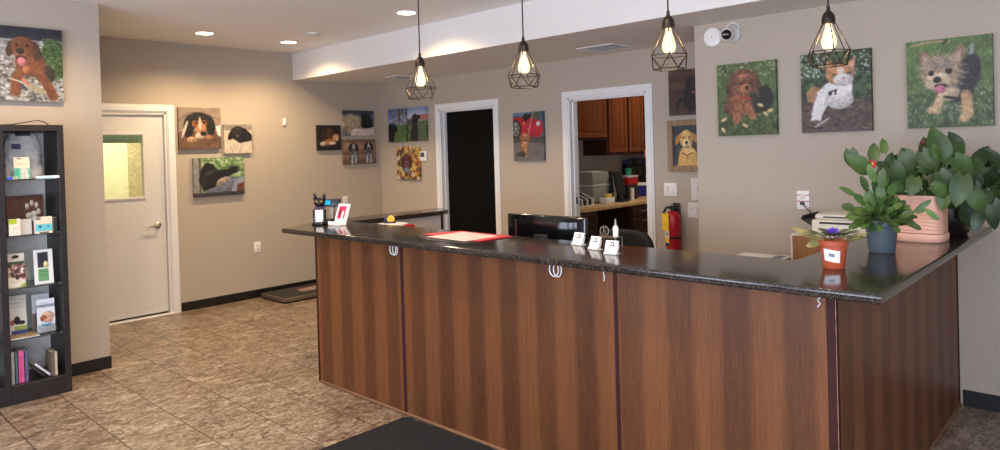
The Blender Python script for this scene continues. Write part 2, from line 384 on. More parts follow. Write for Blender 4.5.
def pic_small(w, h):
    p = Pic(w, h, 46, (34, 26, 24), 51); p.mul(.3, 6); p.ell(.48, .33, .28, .2, (86, 52, 34), 0, .4); p.ell(.34, .28, .08, .12, (52, 32, 24)); p.ell(.64, .28, .08, .12, (52, 32, 24)); p.ell(.48, .4, .1, .08, (110, 72, 48)); p.ell(.48, .38, .04, .03, (20, 14, 12))
    p.ell(.46, .68, .34, .13, (176, 108, 62), -10, .3); p.ell(.22, .74, .13, .08, (220, 200, 178)); p.ell(.62, .72, .16, .06, (224, 206, 186)); p.ell(.78, .5, .14, .15, (206, 150, 104), 0, .3); p.ell(.84, .56, .06, .06, (226, 212, 198)); p.ell(.86, .53, .025, .02, (24, 18, 18)); p.rect(-.1, .86, 1.1, 1.1, (30, 28, 30), .3); return p
def pic_catcouch(w, h):
    p = Pic(w, h, 60, (88, 98, 112), 61); p.mul(.15, 5); p.rect(-.1, -.1, 1.1, .16, (58, 66, 80), .2); p.ell(.28, .55, .36, .42, (176, 156, 128), 10, .35, 18, rough=.1); p.ell(.34, .4, .2, .18, (206, 190, 166), 0, .3); p.blades(90, (0, .2, .55, .95), .08, .008, [(120, 100, 80), (214, 200, 178), (150, 128, 100)], 30, 150, .6)
    p.ell(.76, .5, .2, .3, (24, 24, 28)); p.ell(.72, .3, .15, .15, (22, 22, 26)); p.poly([(.6, .26), (.62, .1), (.7, .2)], (22, 22, 26)); p.poly([(.76, .2), (.85, .1), (.86, .28)], (22, 22, 26)); p.ell(.68, .3, .015, .02, (180, 170, 80)); p.ell(.77, .3, .015, .02, (180, 170, 80))
    p.poly([(.2, .86), (.36, .7), (.62, .72), (1, .66), (1, 1), (.2, 1)], (216, 196, 196), .12, rough=.05); p.ell(.4, .8, .14, .06, (234, 224, 220)); return p
def pic_twodogs(w, h):
    p = Pic(w, h, 64, (132, 98, 78), 71)
    for i in range(8): p.rect(-.1, i / 8, 1.1, i / 8 + .115, p.r.choice([(140, 106, 86), (118, 86, 68), (156, 124, 104)]), .2, 14)
    p.rect(-.1, .8, 1.1, 1.1, (112, 82, 66), .2)
    for x, sh, q in ((.3, 0, 1), (.77, -.03, -1)):
        p.poly([(x - .06, .4 + sh), (x + .07, .4 + sh), (x + .13, .66), (x + .14, .95), (x - .14, .95), (x - .12, .62)], (74, 76, 84), .3, rough=.03); p.dots(70, (x - .1, .46, x + .11, .92), .008, .018, [(176, 178, 186), (40, 40, 46), (130, 132, 140)], .7); p.line([(x - .05, .66), (x - .05, .94)], .05, (188, 190, 196), .3); p.line([(x + .06, .66), (x + .06, .94)], .05, (170, 172, 180), .3)
        p.ell(x, .26 + sh, .1, .13, (28, 28, 32)); p.ell(x - .1, .33 + sh, .045, .15, (20, 20, 24), 12); p.ell(x + .1, .33 + sh, .045, .15, (20, 20, 24), -12); p.poly([(x - .012, .16 + sh), (x + .014, .16 + sh), (x + .05, .36 + sh), (x, .44 + sh), (x - .045, .36 + sh)], (206, 204, 204)); p.ell(x, .38 + sh, .03, .03, (18, 16, 20)); p.ell(x - .045, .26 + sh, .014, .018, (120, 96, 70)); p.ell(x + .05, .26 + sh, .014, .018, (120, 96, 70))
    p.ell(.35, .6, .025, .09, (100, 160, 190)); return p
def pic_bluea(w, h):
    p = Pic(w, h, 46, (96, 140, 200), 81); p.grad(0, .5, (70, 104, 176), (170, 190, 214)); p.dots(90, (.2, .05, 1, .45), .02, .06, [(120, 112, 120), (200, 190, 180), (160, 128, 96), (90, 92, 120)], .7); p.line([(.66, 0), (.62, .5)], .05, (66, 54, 50)); p.line([(.64, .25), (.85, .02)], .03, (76, 62, 56))
    p.rect(-.1, .48, 1.1, 1.1, (92, 128, 62), .3, 12); p.blades(120, (0, .5, 1, 1), .05, .008, GRASS); p.poly([(0, .5), (.1, .42), (.34, .46), (.52, .56), (.56, .66), (.4, .72), (.3, .9), (.32, 1), (0, 1)], (24, 24, 32), .3, rough=.04); p.ell(.06, .62, .07, .13, (16, 16, 22)); return p
def pic_blueb(w, h):
    p = Pic(w, h, 46, (150, 170, 206), 91); p.grad(0, .25, (120, 146, 200), (196, 204, 222)); p.grad(.25, .42, (206, 190, 196), (150, 150, 164)); p.rect(.5, .22, 1.1, .38, (196, 120, 110), .2); p.rect(-.1, .34, .5, .44, (84, 88, 104), .3); p.rect(-.1, .42, 1.1, 1.1, (96, 116, 78), .3, 12); p.blades(90, (0, .55, 1, 1), .05, .008, GRASS)
    p.ell(.42, .34, .16, .15, (38, 34, 38)); p.ell(.6, .3, .1, .06, (38, 34, 38), -10); p.ell(.3, .36, .06, .13, (26, 22, 26)); p.poly([(.3, .42), (.5, .44), (.56, .7), (.56, 1), (.12, 1), (.16, .72)], (42, 38, 42), .3, rough=.04); return p
def pic_collage(w, h):
    p = Pic(w, h, 64, (150, 110, 60), 101); p.dots(420, (0, 0, 1, 1), .03, .07, [(206, 160, 60), (226, 200, 120), (150, 60, 40), (196, 110, 50), (92, 96, 52), (230, 216, 186), (84, 50, 40), (214, 176, 40)], .9)
    p.blades(120, (0, 0, 1, 1), .07, .01, [(60, 40, 30), (240, 226, 190), (120, 40, 40)], 0, 180, .7); p.ell(.46, .47, .2, .26, (112, 58, 56), 0, .3); p.ell(.3, .46, .07, .18, (84, 40, 42), 10); p.ell(.62, .46, .07, .18, (84, 40, 42), -10); p.ell(.46, .54, .1, .11, (150, 92, 88)); p.ell(.46, .52, .05, .035, (34, 22, 26)); p.ell(.38, .4, .025, .02, (24, 14, 14)); p.ell(.54, .4, .025, .02, (24, 14, 14)); p.ell(.46, .72, .15, .08, (120, 130, 150), 0, .3); return p
def pic_car(w, h):
    p = Pic(w, h, 66, (112, 106, 108), 111); p.mul(.12, 10); p.rect(-.1, -.1, 1.1, .14, (96, 130, 160), .2, 8); p.rect(.6, -.1, .88, .2, (66, 96, 66), .5); p.rect(.88, -.1, 1.1, .6, (70, 100, 122), .2)
    red = (206, 28, 52); p.poly([(0, .1), (.3, .08), (.42, .16), (.6, .12), (.98, .2), (1, .4), (.92, .5), (.6, .52), (.3, .5), (0, .2)], red, .12); p.poly([(.3, .1), (.42, .03), (.68, .05), (.6, .12), (.42, .18)], (26, 24, 30)); p.poly([(.0, .06), (.28, .06), (.2, .1), (0, .1)], (60, 90, 116)); p.line([(.34, .2), (.6, .18), (.95, .24)], .012, (140, 14, 34)); p.line([(.6, .46), (.92, .46)], .02, (110, 12, 26)); p.ell(.85, .25, .07, .05, (236, 228, 226)); p.ell(.38, .23, .03, .025, (222, 190, 70))
    p.ell(.1, .34, .18, .2, (36, 32, 36)); p.ell(.1, .34, .13, .155, (160, 152, 140)); 
    for k in range(5): a = k * 2 * PI / 5 + .3; p.line([(.1, .34), (.1 + .13 * math.cos(a), .34 + .13 * math.sin(a) / p.ar)], .035, (60, 56, 58))
    p.ell(.1, .34, .03, .03, (200, 190, 170)); p.poly([(0, .52), (1, .5), (1, .66), (.4, .6), (0, .62)], (74, 70, 74), .15)
    f = (190, 126, 76); p.ell(.38, .66, .13, .16, f, 0, .25); p.line([(.4, .74), (.42, .88)], .09, (196, 134, 84)); p.line([(.3, .74), (.28, .84)], .09, (150, 96, 58)); p.ell(.4, .53, .13, .1, (204, 146, 92), 0, .2); p.ell(.27, .53, .05, .09, (150, 92, 54)); p.ell(.53, .53, .05, .09, (160, 98, 56)); p.ell(.35, .51, .02, .015, (30, 20, 18)); p.ell(.45, .51, .02, .015, (30, 20, 18)); p.ell(.4, .57, .035, .022, (30, 20, 20)); p.ell(.4, .63, .045, .035, (226, 150, 160)); p.line([(.52, .42), (.68, .02)], .03, (232, 150, 160)); p.ell(.26, .86, .17, .05, (66, 62, 66)); return p
def pic_blackwood(w, h):
    p = Pic(w, h, 60, (84, 56, 46), 121)
    for i in range(7): p.rect(-.1, i / 7, 1.1, i / 7 + .13, p.r.choice([(92, 60, 48), (76, 50, 42), (84, 56, 44), (100, 68, 54)]), .3, 20)
    k = (26, 20, 24); p.ell(.54, .6, .2, .3, k, 10, .4, 30, rough=.15); p.ell(.58, .3, .17, .13, k, 0, .4, 30, rough=.15); p.ell(.46, .3, .05, .13, (18, 14, 18), 15, rough=.1); p.ell(.72, .3, .05, .12, (18, 14, 18), -15); p.ell(.62, .36, .08, .06, (58, 48, 50)); p.ell(.62, .33, .03, .02, (8, 6, 8)); p.ell(.54, .27, .02, .015, (70, 60, 60)); p.ell(.66, .27, .02, .015, (70, 60, 60))
    p.ell(.24, .72, .05, .15, k, 25, rough=.1); p.ell(.58, .52, .05, .03, (168, 48, 64)); p.line([(.52, .8), (.5, .94)], .11, k); p.line([(.68, .8), (.7, .94)], .11, k); p.ell(.52, .95, .08, .03, (64, 54, 56)); return p
def pic_yellow(w, h):
    p = Pic(w, h, 60, (52, 62, 66), 131); p.mul(.2, 8); f = (206, 164, 96); p.poly([(.26, .62), (.36, .52), (.66, .5), (.84, .66), (.92, 1), (.14, 1)], f, .2, rough=.04); p.poly([(.4, .5), (.68, .5), (.7, .75), (.38, .76)], (222, 186, 122), .15)
    p.ell(.5, .34, .24, .22, (216, 174, 108), 0, .15); p.poly([(.3, .18), (.12, .28), (.08, .48), (.2, .44), (.32, .3)], (176, 124, 66)); p.poly([(.68, .18), (.86, .24), (.94, .44), (.82, .44), (.7, .32)], (176, 124, 66)); p.ell(.5, .46, .15, .12, (234, 208, 160)); p.ell(.5, .42, .06, .04, (34, 26, 24)); p.line([(.5, .45), (.5, .52)], .02, (60, 42, 34)); p.line([(.4, .55), (.5, .52), (.6, .55)], .025, (70, 46, 38)); p.ell(.39, .3, .035, .026, (34, 24, 20)); p.ell(.61, .3, .035, .026, (34, 24, 20)); p.line([(.36, .68), (.52, .74), (.7, .68)], .05, (130, 90, 50)); p.ell(.53, .8, .04, .03, (176, 140, 60)); return p
def pic_doodle(w, h):
    p = Pic(w, h, 84, (76, 104, 50), 141); p.mul(.3, 8); p.blades(700, (0, 0, 1, 1), .05, .007, GRASS); p.dots(120, (0, 0, 1, .2), .005, .013, [(200, 205, 150), (225, 225, 200)], .8); p.rect(-.1, .72, 1.1, 1.1, (62, 80, 36), .4, 14); p.blades(260, (0, .72, 1, 1), .05, .007, [(90, 112, 52), (44, 58, 28), (120, 130, 70), (150, 150, 100)])
    p.ell(.76, .5, .2, .16, (34, 34, 32), 0, rough=.2); p.ell(.66, .62, .2, .1, (44, 40, 34), rough=.2)
    f, d, l = (152, 84, 50), (108, 58, 38), (184, 108, 64); p.ell(.36, .52, .2, .23, f, 8, .4, 30, rough=.15); p.line([(.36, .6), (.33, .78)], .13, l, .3); p.line([(.54, .6), (.6, .74)], .12, l, .3); p.ell(.18, .6, .07, .09, d, rough=.15); p.ell(.47, .27, .25, .17, d, 0, .5, 30, rough=.2); p.ell(.26, .34, .1, .13, (96, 52, 36), 20, .5, rough=.2); p.ell(.66, .32, .09, .12, (92, 50, 34), -20, .5, rough=.2)
    p.dots(150, (.2, .14, .72, .74), .012, .026, [(170, 100, 62), (120, 66, 40), (90, 48, 32), (190, 124, 80)], .4); p.fur(.47, .27, .25, .17, 300, .05, .007, [(150, 96, 64), (84, 46, 32), (120, 70, 46), (176, 120, 82)], .6); p.fur(.38, .54, .2, .22, 260, .05, .007, [(172, 100, 60), (110, 58, 36), (196, 130, 84)], .55); p.ell(.5, .36, .1, .07, (196, 118, 72), 0, .2); p.ell(.52, .35, .035, .025, (40, 24, 22)); p.ell(.43, .29, .022, .017, (28, 16, 14)); p.ell(.58, .29, .022, .017, (28, 16, 14)); p.line([(.4, .48), (.58, .5)], .03, (196, 44, 44)); p.ell(.5, .2, .14, .05, (166, 104, 70), 0, .4, rough=.2)
    for x, y, a in ((.74, .6, 20), (.11, .77, -30), (.09, .92, 60), (.48, .87, 30), (.9, .68, -20), (.82, .72, 40)): p.ell(x, y, .055, .022, (232, 206, 142), a); 
    return p
def pic_cat(w, h):
    p = Pic(w, h, 84, (42, 62, 38), 151); p.mul(.3, 8); p.dots(420, (0, 0, 1, .62), .02, .045, [(62, 92, 50), (36, 54, 32), (86, 118, 66), (26, 38, 24), (72, 98, 70)], .75); p.dots(70, (0, 0, .35, .3), .008, .02, [(206, 214, 206), (160, 178, 160)], .85); p.dots(26, (.7, 0, 1, .3), .008, .018, [(200, 210, 205)], .8)
    p.rect(-.1, .62, 1.1, 1.1, (86, 64, 58), .4, 20); p.blades(420, (0, .62, 1, 1), .07, .011, [(110, 84, 74), (64, 46, 42), (140, 112, 100), (50, 36, 34), (92, 66, 58)], -40, 40)
    p.ell(.2, .52, .13, .1, (176, 128, 84), -50, .3, rough=.1); wv = (236, 232, 230); p.poly([(.4, .38), (.24, .5), (.18, .66), (.14, .84), (.28, .86), (.34, .72), (.4, .66), (.72, .66), (.76, .34)], wv, .07, rough=.03); p.ell(.56, .6, .2, .12, (226, 220, 218)); p.line([(.42, .5), (.35, .66)], .03, (196, 188, 188)); p.line([(.2, .93), (.4, .83)], .02, (216, 210, 206))
    o = (204, 138, 88); p.poly([(.37, .32), (.38, .1), (.55, .2)], o); p.poly([(.62, .19), (.8, .08), (.77, .34)], (196, 132, 88)); p.poly([(.41, .27), (.41, .16), (.5, .22)], (226, 178, 160)); p.poly([(.68, .2), (.77, .13), (.75, .26)], (226, 178, 160)); p.ell(.58, .29, .2, .135, o, 0, .2); p.poly([(.54, .2), (.62, .2), (.66, .34), (.54, .34)], (232, 214, 200)); p.ell(.62, .36, .14, .075, (240, 234, 232)); p.fur(.57, .26, .18, .11, 160, .04, .006, [(224, 170, 120), (180, 112, 66), (206, 150, 104)], .5); p.ell(.62, .36, .14, .075, (232, 226, 224)); p.ell(.49, .29, .03, .016, (70, 76, 50), 10); p.ell(.7, .28, .03, .016, (70, 76, 50), -10); p.ell(.63, .34, .022, .013, (214, 130, 130)); p.line([(.42, .5), (.52, .48), (.5, .53)], .025, (40, 36, 40)); p.ell(.43, .52, .03, .025, (34, 30, 34)); return p
def pic_yorkie(w, h):
    p = Pic(w, h, 96, (86, 118, 54), 161); p.mul(.3, 8); p.blades(900, (0, 0, 1, 1), .045, .006, GRASS); p.dots(220, (0, .5, 1, 1), .004, .01, [(190, 200, 170), (160, 176, 130)], .7); p.rect(-.1, .6, 1.1, 1.1, (66, 92, 46), .5, 20); p.blades(420, (0, .6, 1, 1), .045, .006, GRASS + [(176, 190, 160), (200, 206, 190)]); p.line([(.06, .05), (.3, .02), (.52, .035)], .03, (176, 150, 110)); p.line([(.45, .05), (.5, .02)], .03, (60, 52, 44))
    k = (40, 42, 48); p.line([(.76, .24), (.78, .1)], .045, (150, 152, 160)); p.ell(.74, .42, .12, .22, k, 12, .4, 26); p.ell(.62, .6, .17, .13, k, -20, .4); t = (196, 160, 118)
    p.line([(.4, .66), (.35, .8), (.29, .8)], .1, (206, 168, 124), .25); p.line([(.7, .64), (.72, .86), (.68, .9)], .12, (208, 164, 112), .25); p.ell(.5, .62, .13, .09, (212, 184, 148), 0, .3, rough=.1)
    p.poly([(.16, .3), (.17, .12), (.22, .12), (.36, .24), (.26, .36)], (150, 118, 92), .2); p.poly([(.5, .26), (.6, .1), (.68, .08), (.71, .14), (.66, .32)], (150, 118, 92), .2); p.poly([(.2, .28), (.2, .16), (.3, .25)], (206, 166, 146)); p.poly([(.56, .25), (.65, .13), (.64, .28)], (206, 166, 146))
    p.ell(.43, .38, .25, .19, (186, 156, 122), 0, .3, 30, rough=.12); p.blades(240, (.22, .24, .64, .56), .05, .007, [(214, 186, 150), (150, 122, 96), (196, 160, 120), (120, 104, 96)], 60, 120, .6); p.fur(.43, .38, .27, .22, 420, .05, .006, [(216, 194, 164), (168, 142, 114), (120, 108, 100), (200, 172, 138)], .65); p.fur(.42, .27, .1, .06, 90, .05, .006, [(110, 106, 106), (140, 134, 130), (86, 84, 86)], .7); p.ell(.38, .48, .16, .1, (222, 194, 160), 0, .2, rough=.1); p.ell(.3, .38, .036, .03, (24, 18, 18)); p.ell(.51, .37, .04, .032, (24, 18, 18)); p.ell(.37, .46, .05, .036, (18, 16, 18)); p.ell(.41, .53, .08, .025, (70, 30, 34)); p.ell(.405, .57, .065, .045, (222, 120, 150)); p.fur(.74, .42, .11, .2, 140, .05, .006, [(26, 28, 34), (70, 74, 84), (50, 52, 60)], .6); p.fur(.69, .78, .05, .1, 60, .04, .006, [(222, 190, 150), (176, 140, 100)], .6); p.fur(.37, .76, .06, .06, 50, .04, .006, [(222, 194, 156), (180, 146, 106)], .6); p.line([(.46, .66), (.58, .68)], .04, (34, 34, 40)); return p
# ================= materials of the setting
def wall_mat(name, c):
    s = N(name); v = s.coord(); f = s.noise(v, 220, 3); g = s.noise(v, 1.3, 2)
    a = lin(c); col = s.mix(s.math('MULTIPLY', g, 0.12), a, [x * 0.86 for x in a[:3]] + [1])
    s.bsdf(Base_Color=col, Roughness=0.62, Normal=s.bump(f, 0.12, 0.002), Specular_IOR_Level=0.3); return s.m
M_WALL = wall_mat('greige_paint', (178, 166, 151)); M_CEIL = wall_mat('ceiling_paint', (240, 239, 239)); M_SOF = wall_mat('soffit_paint', (226, 223, 220)); M_CREAM = wall_mat('cream_paint', (226, 220, 190))
M_TRIM = mat('white_trim_paint', (226, 226, 226), 0.35, var=0.02); M_DOOR = mat('white_door_paint', (214, 213, 211), 0.42, var=0.02); M_BASE = mat('black_vinyl_base', (20, 19, 20), 0.4, var=0.1)
def floor_mat():
    s = N('travertine_vinyl_tile'); tc = s.t.nodes.new('ShaderNodeTexCoord'); sep = s.n('SeparateXYZ', Vector=tc.outputs['Object']); P = 0.3455
    ty = s.math('DIVIDE', s.math('SUBTRACT', sep.outputs[1], 0.965), P); tx = s.math('DIVIDE', s.math('ADD', sep.outputs[0], 0.69), P)
    iy, ix = s.math('FLOOR', ty), s.math('FLOOR', tx); fy, fx = s.math('FRACT', ty), s.math('FRACT', tx)
    cid = s.n('CombineXYZ', X=ix, Y=iy); wn = s.t.nodes.new('ShaderNodeTexWhiteNoise'); s.t.links.new(cid.outputs[0], wn.inputs['Vector'])
    off = s.n('VectorMath', operation='MULTIPLY_ADD'); s.t.links.new(wn.outputs['Color'], off.inputs[0]); off.inputs[1].default_value = (9, 9, 9); s.t.links.new(tc.outputs['Object'], off.inputs[2])
    mp = s.n('Mapping', Vector=off.outputs[0]); mp.inputs['Rotation'].default_value = (0, 0, math.radians(24)); mp.inputs['Scale'].default_value = (9.5, 4.2, 1)
    n1 = s.noise(mp.outputs[0], 1.0, 4, 0.55, 1.6); mp2 = s.n('Mapping', Vector=off.outputs[0]); mp2.inputs['Rotation'].default_value = (0, 0, math.radians(24)); mp2.inputs['Scale'].default_value = (34, 15, 1); n2 = s.noise(mp2.outputs[0], 1.0, 4, 0.5, 2.2)
    c1 = s.ramp(n1, [(0.3, lin((70, 53, 41))), (0.44, lin((112, 92, 73))), (0.55, lin((140, 120, 99))), (0.68, lin((184, 168, 148)))])
    c2 = s.ramp(n2, [(0.37, lin((58, 43, 33))), (0.48, lin((122, 102, 82))), (0.61, lin((208, 195, 178)))])
    col = s.mix(0.45, c1, c2); col = s.mix(s.math('MULTIPLY', wn.outputs['Value'], 0.22), col, lin((112, 84, 62)))
    def near(f, w): return s.math('LESS_THAN', s.math('MINIMUM', f, s.math('SUBTRACT', 1.0, f)), w)
    gy, gx = near(fy, 0.010), near(fx, 0.005); col = s.mix(s.math('MULTIPLY', gy, 0.85), col, lin((46, 34, 27))); col = s.mix(s.math('MULTIPLY', gx, 0.38), col, lin((70, 52, 40)))
    ht = s.math('SUBTRACT', s.math('MULTIPLY', n2, 0.5), s.math('MAXIMUM', gy, gx))
    s.bsdf(Base_Color=col, Roughness=s.math('MULTIPLY_ADD', n2, 0.2, 0.22), Normal=s.bump(ht, 0.35, 0.003), Specular_IOR_Level=0.5); return s.m
M_FLOOR = floor_mat()
# ================= shell
XR, YF = 2.3, -2.6                              # far side wall and the street front behind the camera
bm = B(); box(bm, (-9.2, YF - .12, -0.1), (XR + .12, 9.6, 0)); struct('floor', bm, M_FLOOR)
bm = B(); box(bm, (-7.33, YF - .12, HC), (XR + .12, 9.6, HC + 0.1)); struct('ceiling', bm, M_CEIL)
bm = B(); box(bm, (-7.21, YS, HS), (XR, BW - .001, HC - .001)); struct('ceiling_soffit', bm, M_SOF)
def wall(name, parts, m=M_WALL):
    bm = B()
    for lo, hi in parts: box(bm, lo, hi)
    return struct(name, bm, m)
DY0, DY1, DZ = 1.83, 2.787, 2.045               # clinic-room door opening in the left wall
wall('wall_left', [((-7.33, DY1, 0), (LW, BW + .13, HC)), ((-7.33, DY0, DZ), (LW, DY1, HC)), ((-7.33, 1.6, 0), (LW, DY0, HC))])
wall('wall_entry', [((-7.33, YF, 0), (ST, 1.742, HC))])
D2a, D2b, D3a, D3b, DH = -6.067, -5.172, -4.168, -3.279, 2.052   # the two openings in the back wall
wall('wall_back', [((LW, BW, 0), (D2a, BW + .13, HC)), ((D2a, BW, DH), (D2b, BW + .13, HC)), ((D2b, BW, 0), (D3a, BW + .13, HC)), ((D3a, BW, DH), (D3b, BW + .13, HC)), ((D3b, BW, 0), (-2.426, BW + .13, HC))])
wall('wall_right', [((-2.426, RW, 0), (XR, BW + .13, HC))])
wall('wall_side', [((XR, YF, 0), (XR + .12, -2.0, HC)), ((XR, .9, 0), (XR + .12, RW, HC)), ((XR, -2.0, 0), (XR + .12, .9, .55)), ((XR, -2.0, 2.35), (XR + .12, .9, HC))])
bm = B()
for lo, hi in (((XR + .03, -2.0, .55), (XR + .1, -1.95, 2.35)), ((XR + .03, .85, .55), (XR + .1, .9, 2.35)), ((XR + .03, -2.0, .55), (XR + .1, .9, .6)), ((XR + .03, -2.0, 2.3), (XR + .1, .9, 2.35)), ((XR + .04, -.58, .6), (XR + .09, -.53, 2.3))): box(bm, lo, hi)
struct('window_5', bm, M_TRIM)  # invented side window, added to brighten the bookcase interior
WX = [(-4.5, -3.0), (-2.7, -1.2), (-0.9, 0.6), (0.9, 2.1)]   # street windows behind the camera
parts = []; xs = [ST] + [q for w_ in WX for q in w_] + [XR]
for i in range(0, len(xs), 2): parts.append(((xs[i], YF - .12, 0), (xs[i + 1], YF, HC)))
for a, b in WX: parts += [((a, YF - .12, 0), (b, YF, 0.55)), ((a, YF - .12, 2.35), (b, YF, HC))]
wall('wall_front', parts)
for i, (a, b) in enumerate(WX):
    bm = B(); t = .05
    for lo, hi in (((a, YF - .1, .55), (a + t, YF - .03, 2.35)), ((b - t, YF - .1, .55), (b, YF - .03, 2.35)), ((a, YF - .1, .55), (b, YF - .03, .6)), ((a, YF - .1, 2.3), (b, YF - .03, 2.35)), ((a, YF - .09, 1.45), (b, YF - .04, 1.49))): box(bm, lo, hi)
    struct('window_%d' % (i + 1), bm, M_TRIM)
# rooms seen through openings
wall('wall_backroom_left', [((-5.16, BW + .13, 0), (-5.03, 9.5, HC))]); wall('wall_backroom_rear', [((-5.03, 9.4, 0), (-2.0, 9.5, HC))]); wall('wall_backroom_right', [((-2.1, BW + .13, 0), (-2.0, 9.4, HC))])
wall('wall_exam', [((-9.1, 0.6, 0), (-9.0, 4.2, HC)), ((-9.0, 4.1, 0), (-7.33, 4.2, HC)), ((-9.0, 0.6, 0), (-7.33, 0.7, HC)), ((-9.1, .6, HC), (-7.33, 4.2, HC + .1))], M_CREAM)
# baseboards (black vinyl)
def bb(name, parts):
    bm = B()
    for lo, hi in parts: box(bm, lo, hi, 0.003, 1)
    struct(name, bm, M_BASE)
bb('baseboard_left', [((LW, 2.866, 0), (LW + .007, BW - .01, .092))]); bb('baseboard_entry', [((ST, YF, 0), (ST + .007, 1.749, .092)), ((LW + .01, 1.742, 0), (ST, 1.749, .092))])
bb('baseboard_right', [((-2.42, RW - .007, 0), (-1.2, RW, .095)), ((CR + .014, RW - .007, 0), (XR, RW, .095)), ((-2.433, RW - .007, 0), (-2.426, BW, .095))])
bb('baseboard_back', [((LW + .01, BW - .007, 0), (D2a - .08, BW, .092)), ((D2b + .06, BW - .007, 0), (D3a - .09, BW, .092)), ((D3b + .06, BW - .007, 0), (-2.44, BW, .092))])
# ---- door casings
def casing(name, x0, x1, z, side):              # on the back wall, with jambs that line the opening
    bm = B(); w = .065; y = BW
    prof = ((0, .014), (w * .45, .02))
    for q, d in ((0.0, .012), (.018, .018)):
        box(bm, (x0 - w + q, y - d, 0), (x0 - q * .6, y - .0005, z + q * .6), .002, 1); box(bm, (x1 + q * .6, y - d, 0), (x1 + w - q, y - .0005, z + q * .6), .002, 1); box(bm, (x0 - w + q, y - d, z + q * .6), (x1 + w - q, y - .0005, z + w - q), .002, 1)
    box(bm, (x0, y - .002, 0), (x0 + .018, y + .132, z)); box(bm, (x1 - .018, y - .002, 0), (x1, y + .132, z)); box(bm, (x0, y - .002, z - .018), (x1, y + .132, z))
    box(bm, (x0 + .018, y + .05, 0), (x0 + .032, y + .088, z - .018)); box(bm, (x1 - .032, y + .05, 0), (x1 - .018, y + .088, z - .018)); box(bm, (x0 + .018, y + .05, z - .032), (x1 - .018, y + .088, z - .018))
    return struct(name, bm, M_TRIM)
tr2 = casing('trim_2', D2a, D2b, DH, 0); tr3 = casing('trim_3', D3a, D3b, DH, 0)
M_STEEL = mat('brushed_steel', (170, 165, 158), 0.3, 1.0, var=0.04); M_BLACKDOOR = mat('black_door_paint', (5, 5, 6), 0.5, var=0.1, spec=0.12)
bm = B(); box(bm, (D2a + .02, BW + .09, .008), (D2b - .02, BW + .13, DH - .022), .002, 1); d2 = struct('door_2', bm, M_BLACKDOOR)
bm = B()
for z in (.25, 1.02, 1.8): tube(bm, [(D2a + .024, BW + .086, z - .045), (D2a + .024, BW + .086, z + .045)], .008, 8)
obj('hinge', bm, mat('black_iron', (14, 13, 13), .45), d2)
bm = B(); box(bm, (D3a + .017, BW + .055, 1.0), (D3a + .034, BW + .083, 1.07), .002, 1); obj('strike_plate', bm, mat('dark_bronze', (52, 40, 32), .4, .8), tr3)
# ---- door_1: white steel door with a glazed light, in the left wall
bm = B(); x = LW; w = .065
for q, d in ((0.0, .012), (.02, .02)):
    box(bm, (x + .0005, DY1 - .012 + q * .6, 0), (x + d, DY1 - .012 + w + .015 - q, DZ - .012 + q * .6), .002, 1); box(bm, (x + .0005, 1.75, 0), (x + d, DY0 + .012 - q * .6, DZ - .012 + q * .6), .002, 1); box(bm, (x + .0005, 1.75, DZ - .012 + q * .6), (x + d, DY1 + w + .003 - q, DZ + .065 - q), .002, 1)
for lo, hi in (((x - .122, DY1 - .03, 0), (x + .002, DY1, DZ)), ((x - .122, DY0, 0), (x + .002, DY0 + .03, DZ)), ((x - .122, DY0, DZ - .03), (x + .002, DY1, DZ))): box(bm, lo, hi)
box(bm, (x - .1, DY0, 0), (x + .03, DY1 + .03, .012), .004, 1)
struct('trim_1', bm, M_TRIM)
bm = B(); xa, xb = LW - .075, LW - .03; ya, yb, za, zb = DY0 + .034, DY1 - .036, .022, DZ - .036; wa, wb, wz0, wz1 = 2.05, 2.552, 1.2, 1.81
for lo, hi in (((xa, ya, za), (xb, wa, zb)), ((xa, wb, za), (xb, yb, zb)), ((xa, wa, za), (xb, wb, wz0)), ((xa, wa, wz1), (xb, wb, zb))): box(bm, lo, hi)
d1 = struct('door_1', bm, M_DOOR)
bm = B(); f = .022
for lo, hi in (((xb, wa - f, wz0 - f), (xb + .012, wa, wz1 + f)), ((xb, wb, wz0 - f), (xb + .012, wb + f, wz1 + f)), ((xb, wa, wz0 - f), (xb + .012, wb, wz0)), ((xb, wa, wz1), (xb + .012, wb, wz1 + f))): box(bm, lo, hi, .003, 1)
obj('window_frame', bm, M_DOOR, d1)
bm = B(); box(bm, (xa + .018, wa - .003, wz0 - .003), (xa + .024, wb + .003, wz1 + .003)); obj('window_pane', bm, clear('door_glass', (240, 245, 236), .05), d1)
bm = B(); ly, lz = 2.672, .905; M = Matrix.Translation((xb, ly, lz)) @ rot('Y', 90)
lathe(bm, [(0, 0), (.033, 0), (.033, .006), (.026, .012), (.013, .016), (.013, .045), (0, .046)], 20, M=M); tube(bm, [(xb + .04, ly, lz), (xb + .046, ly - .03, lz), (xb + .044, ly - .08, lz - .004), (xb + .036, ly - .112, lz - .006)], [.011, .010, .009, .008], 10)
obj('lever_handle', bm, M_STEEL, d1)
bm = B(); box(bm, (xb, DY0 + .036, .016), (xb + .006, DY1 - .038, .03)); obj('door_sweep', bm, M_BASE, d1)
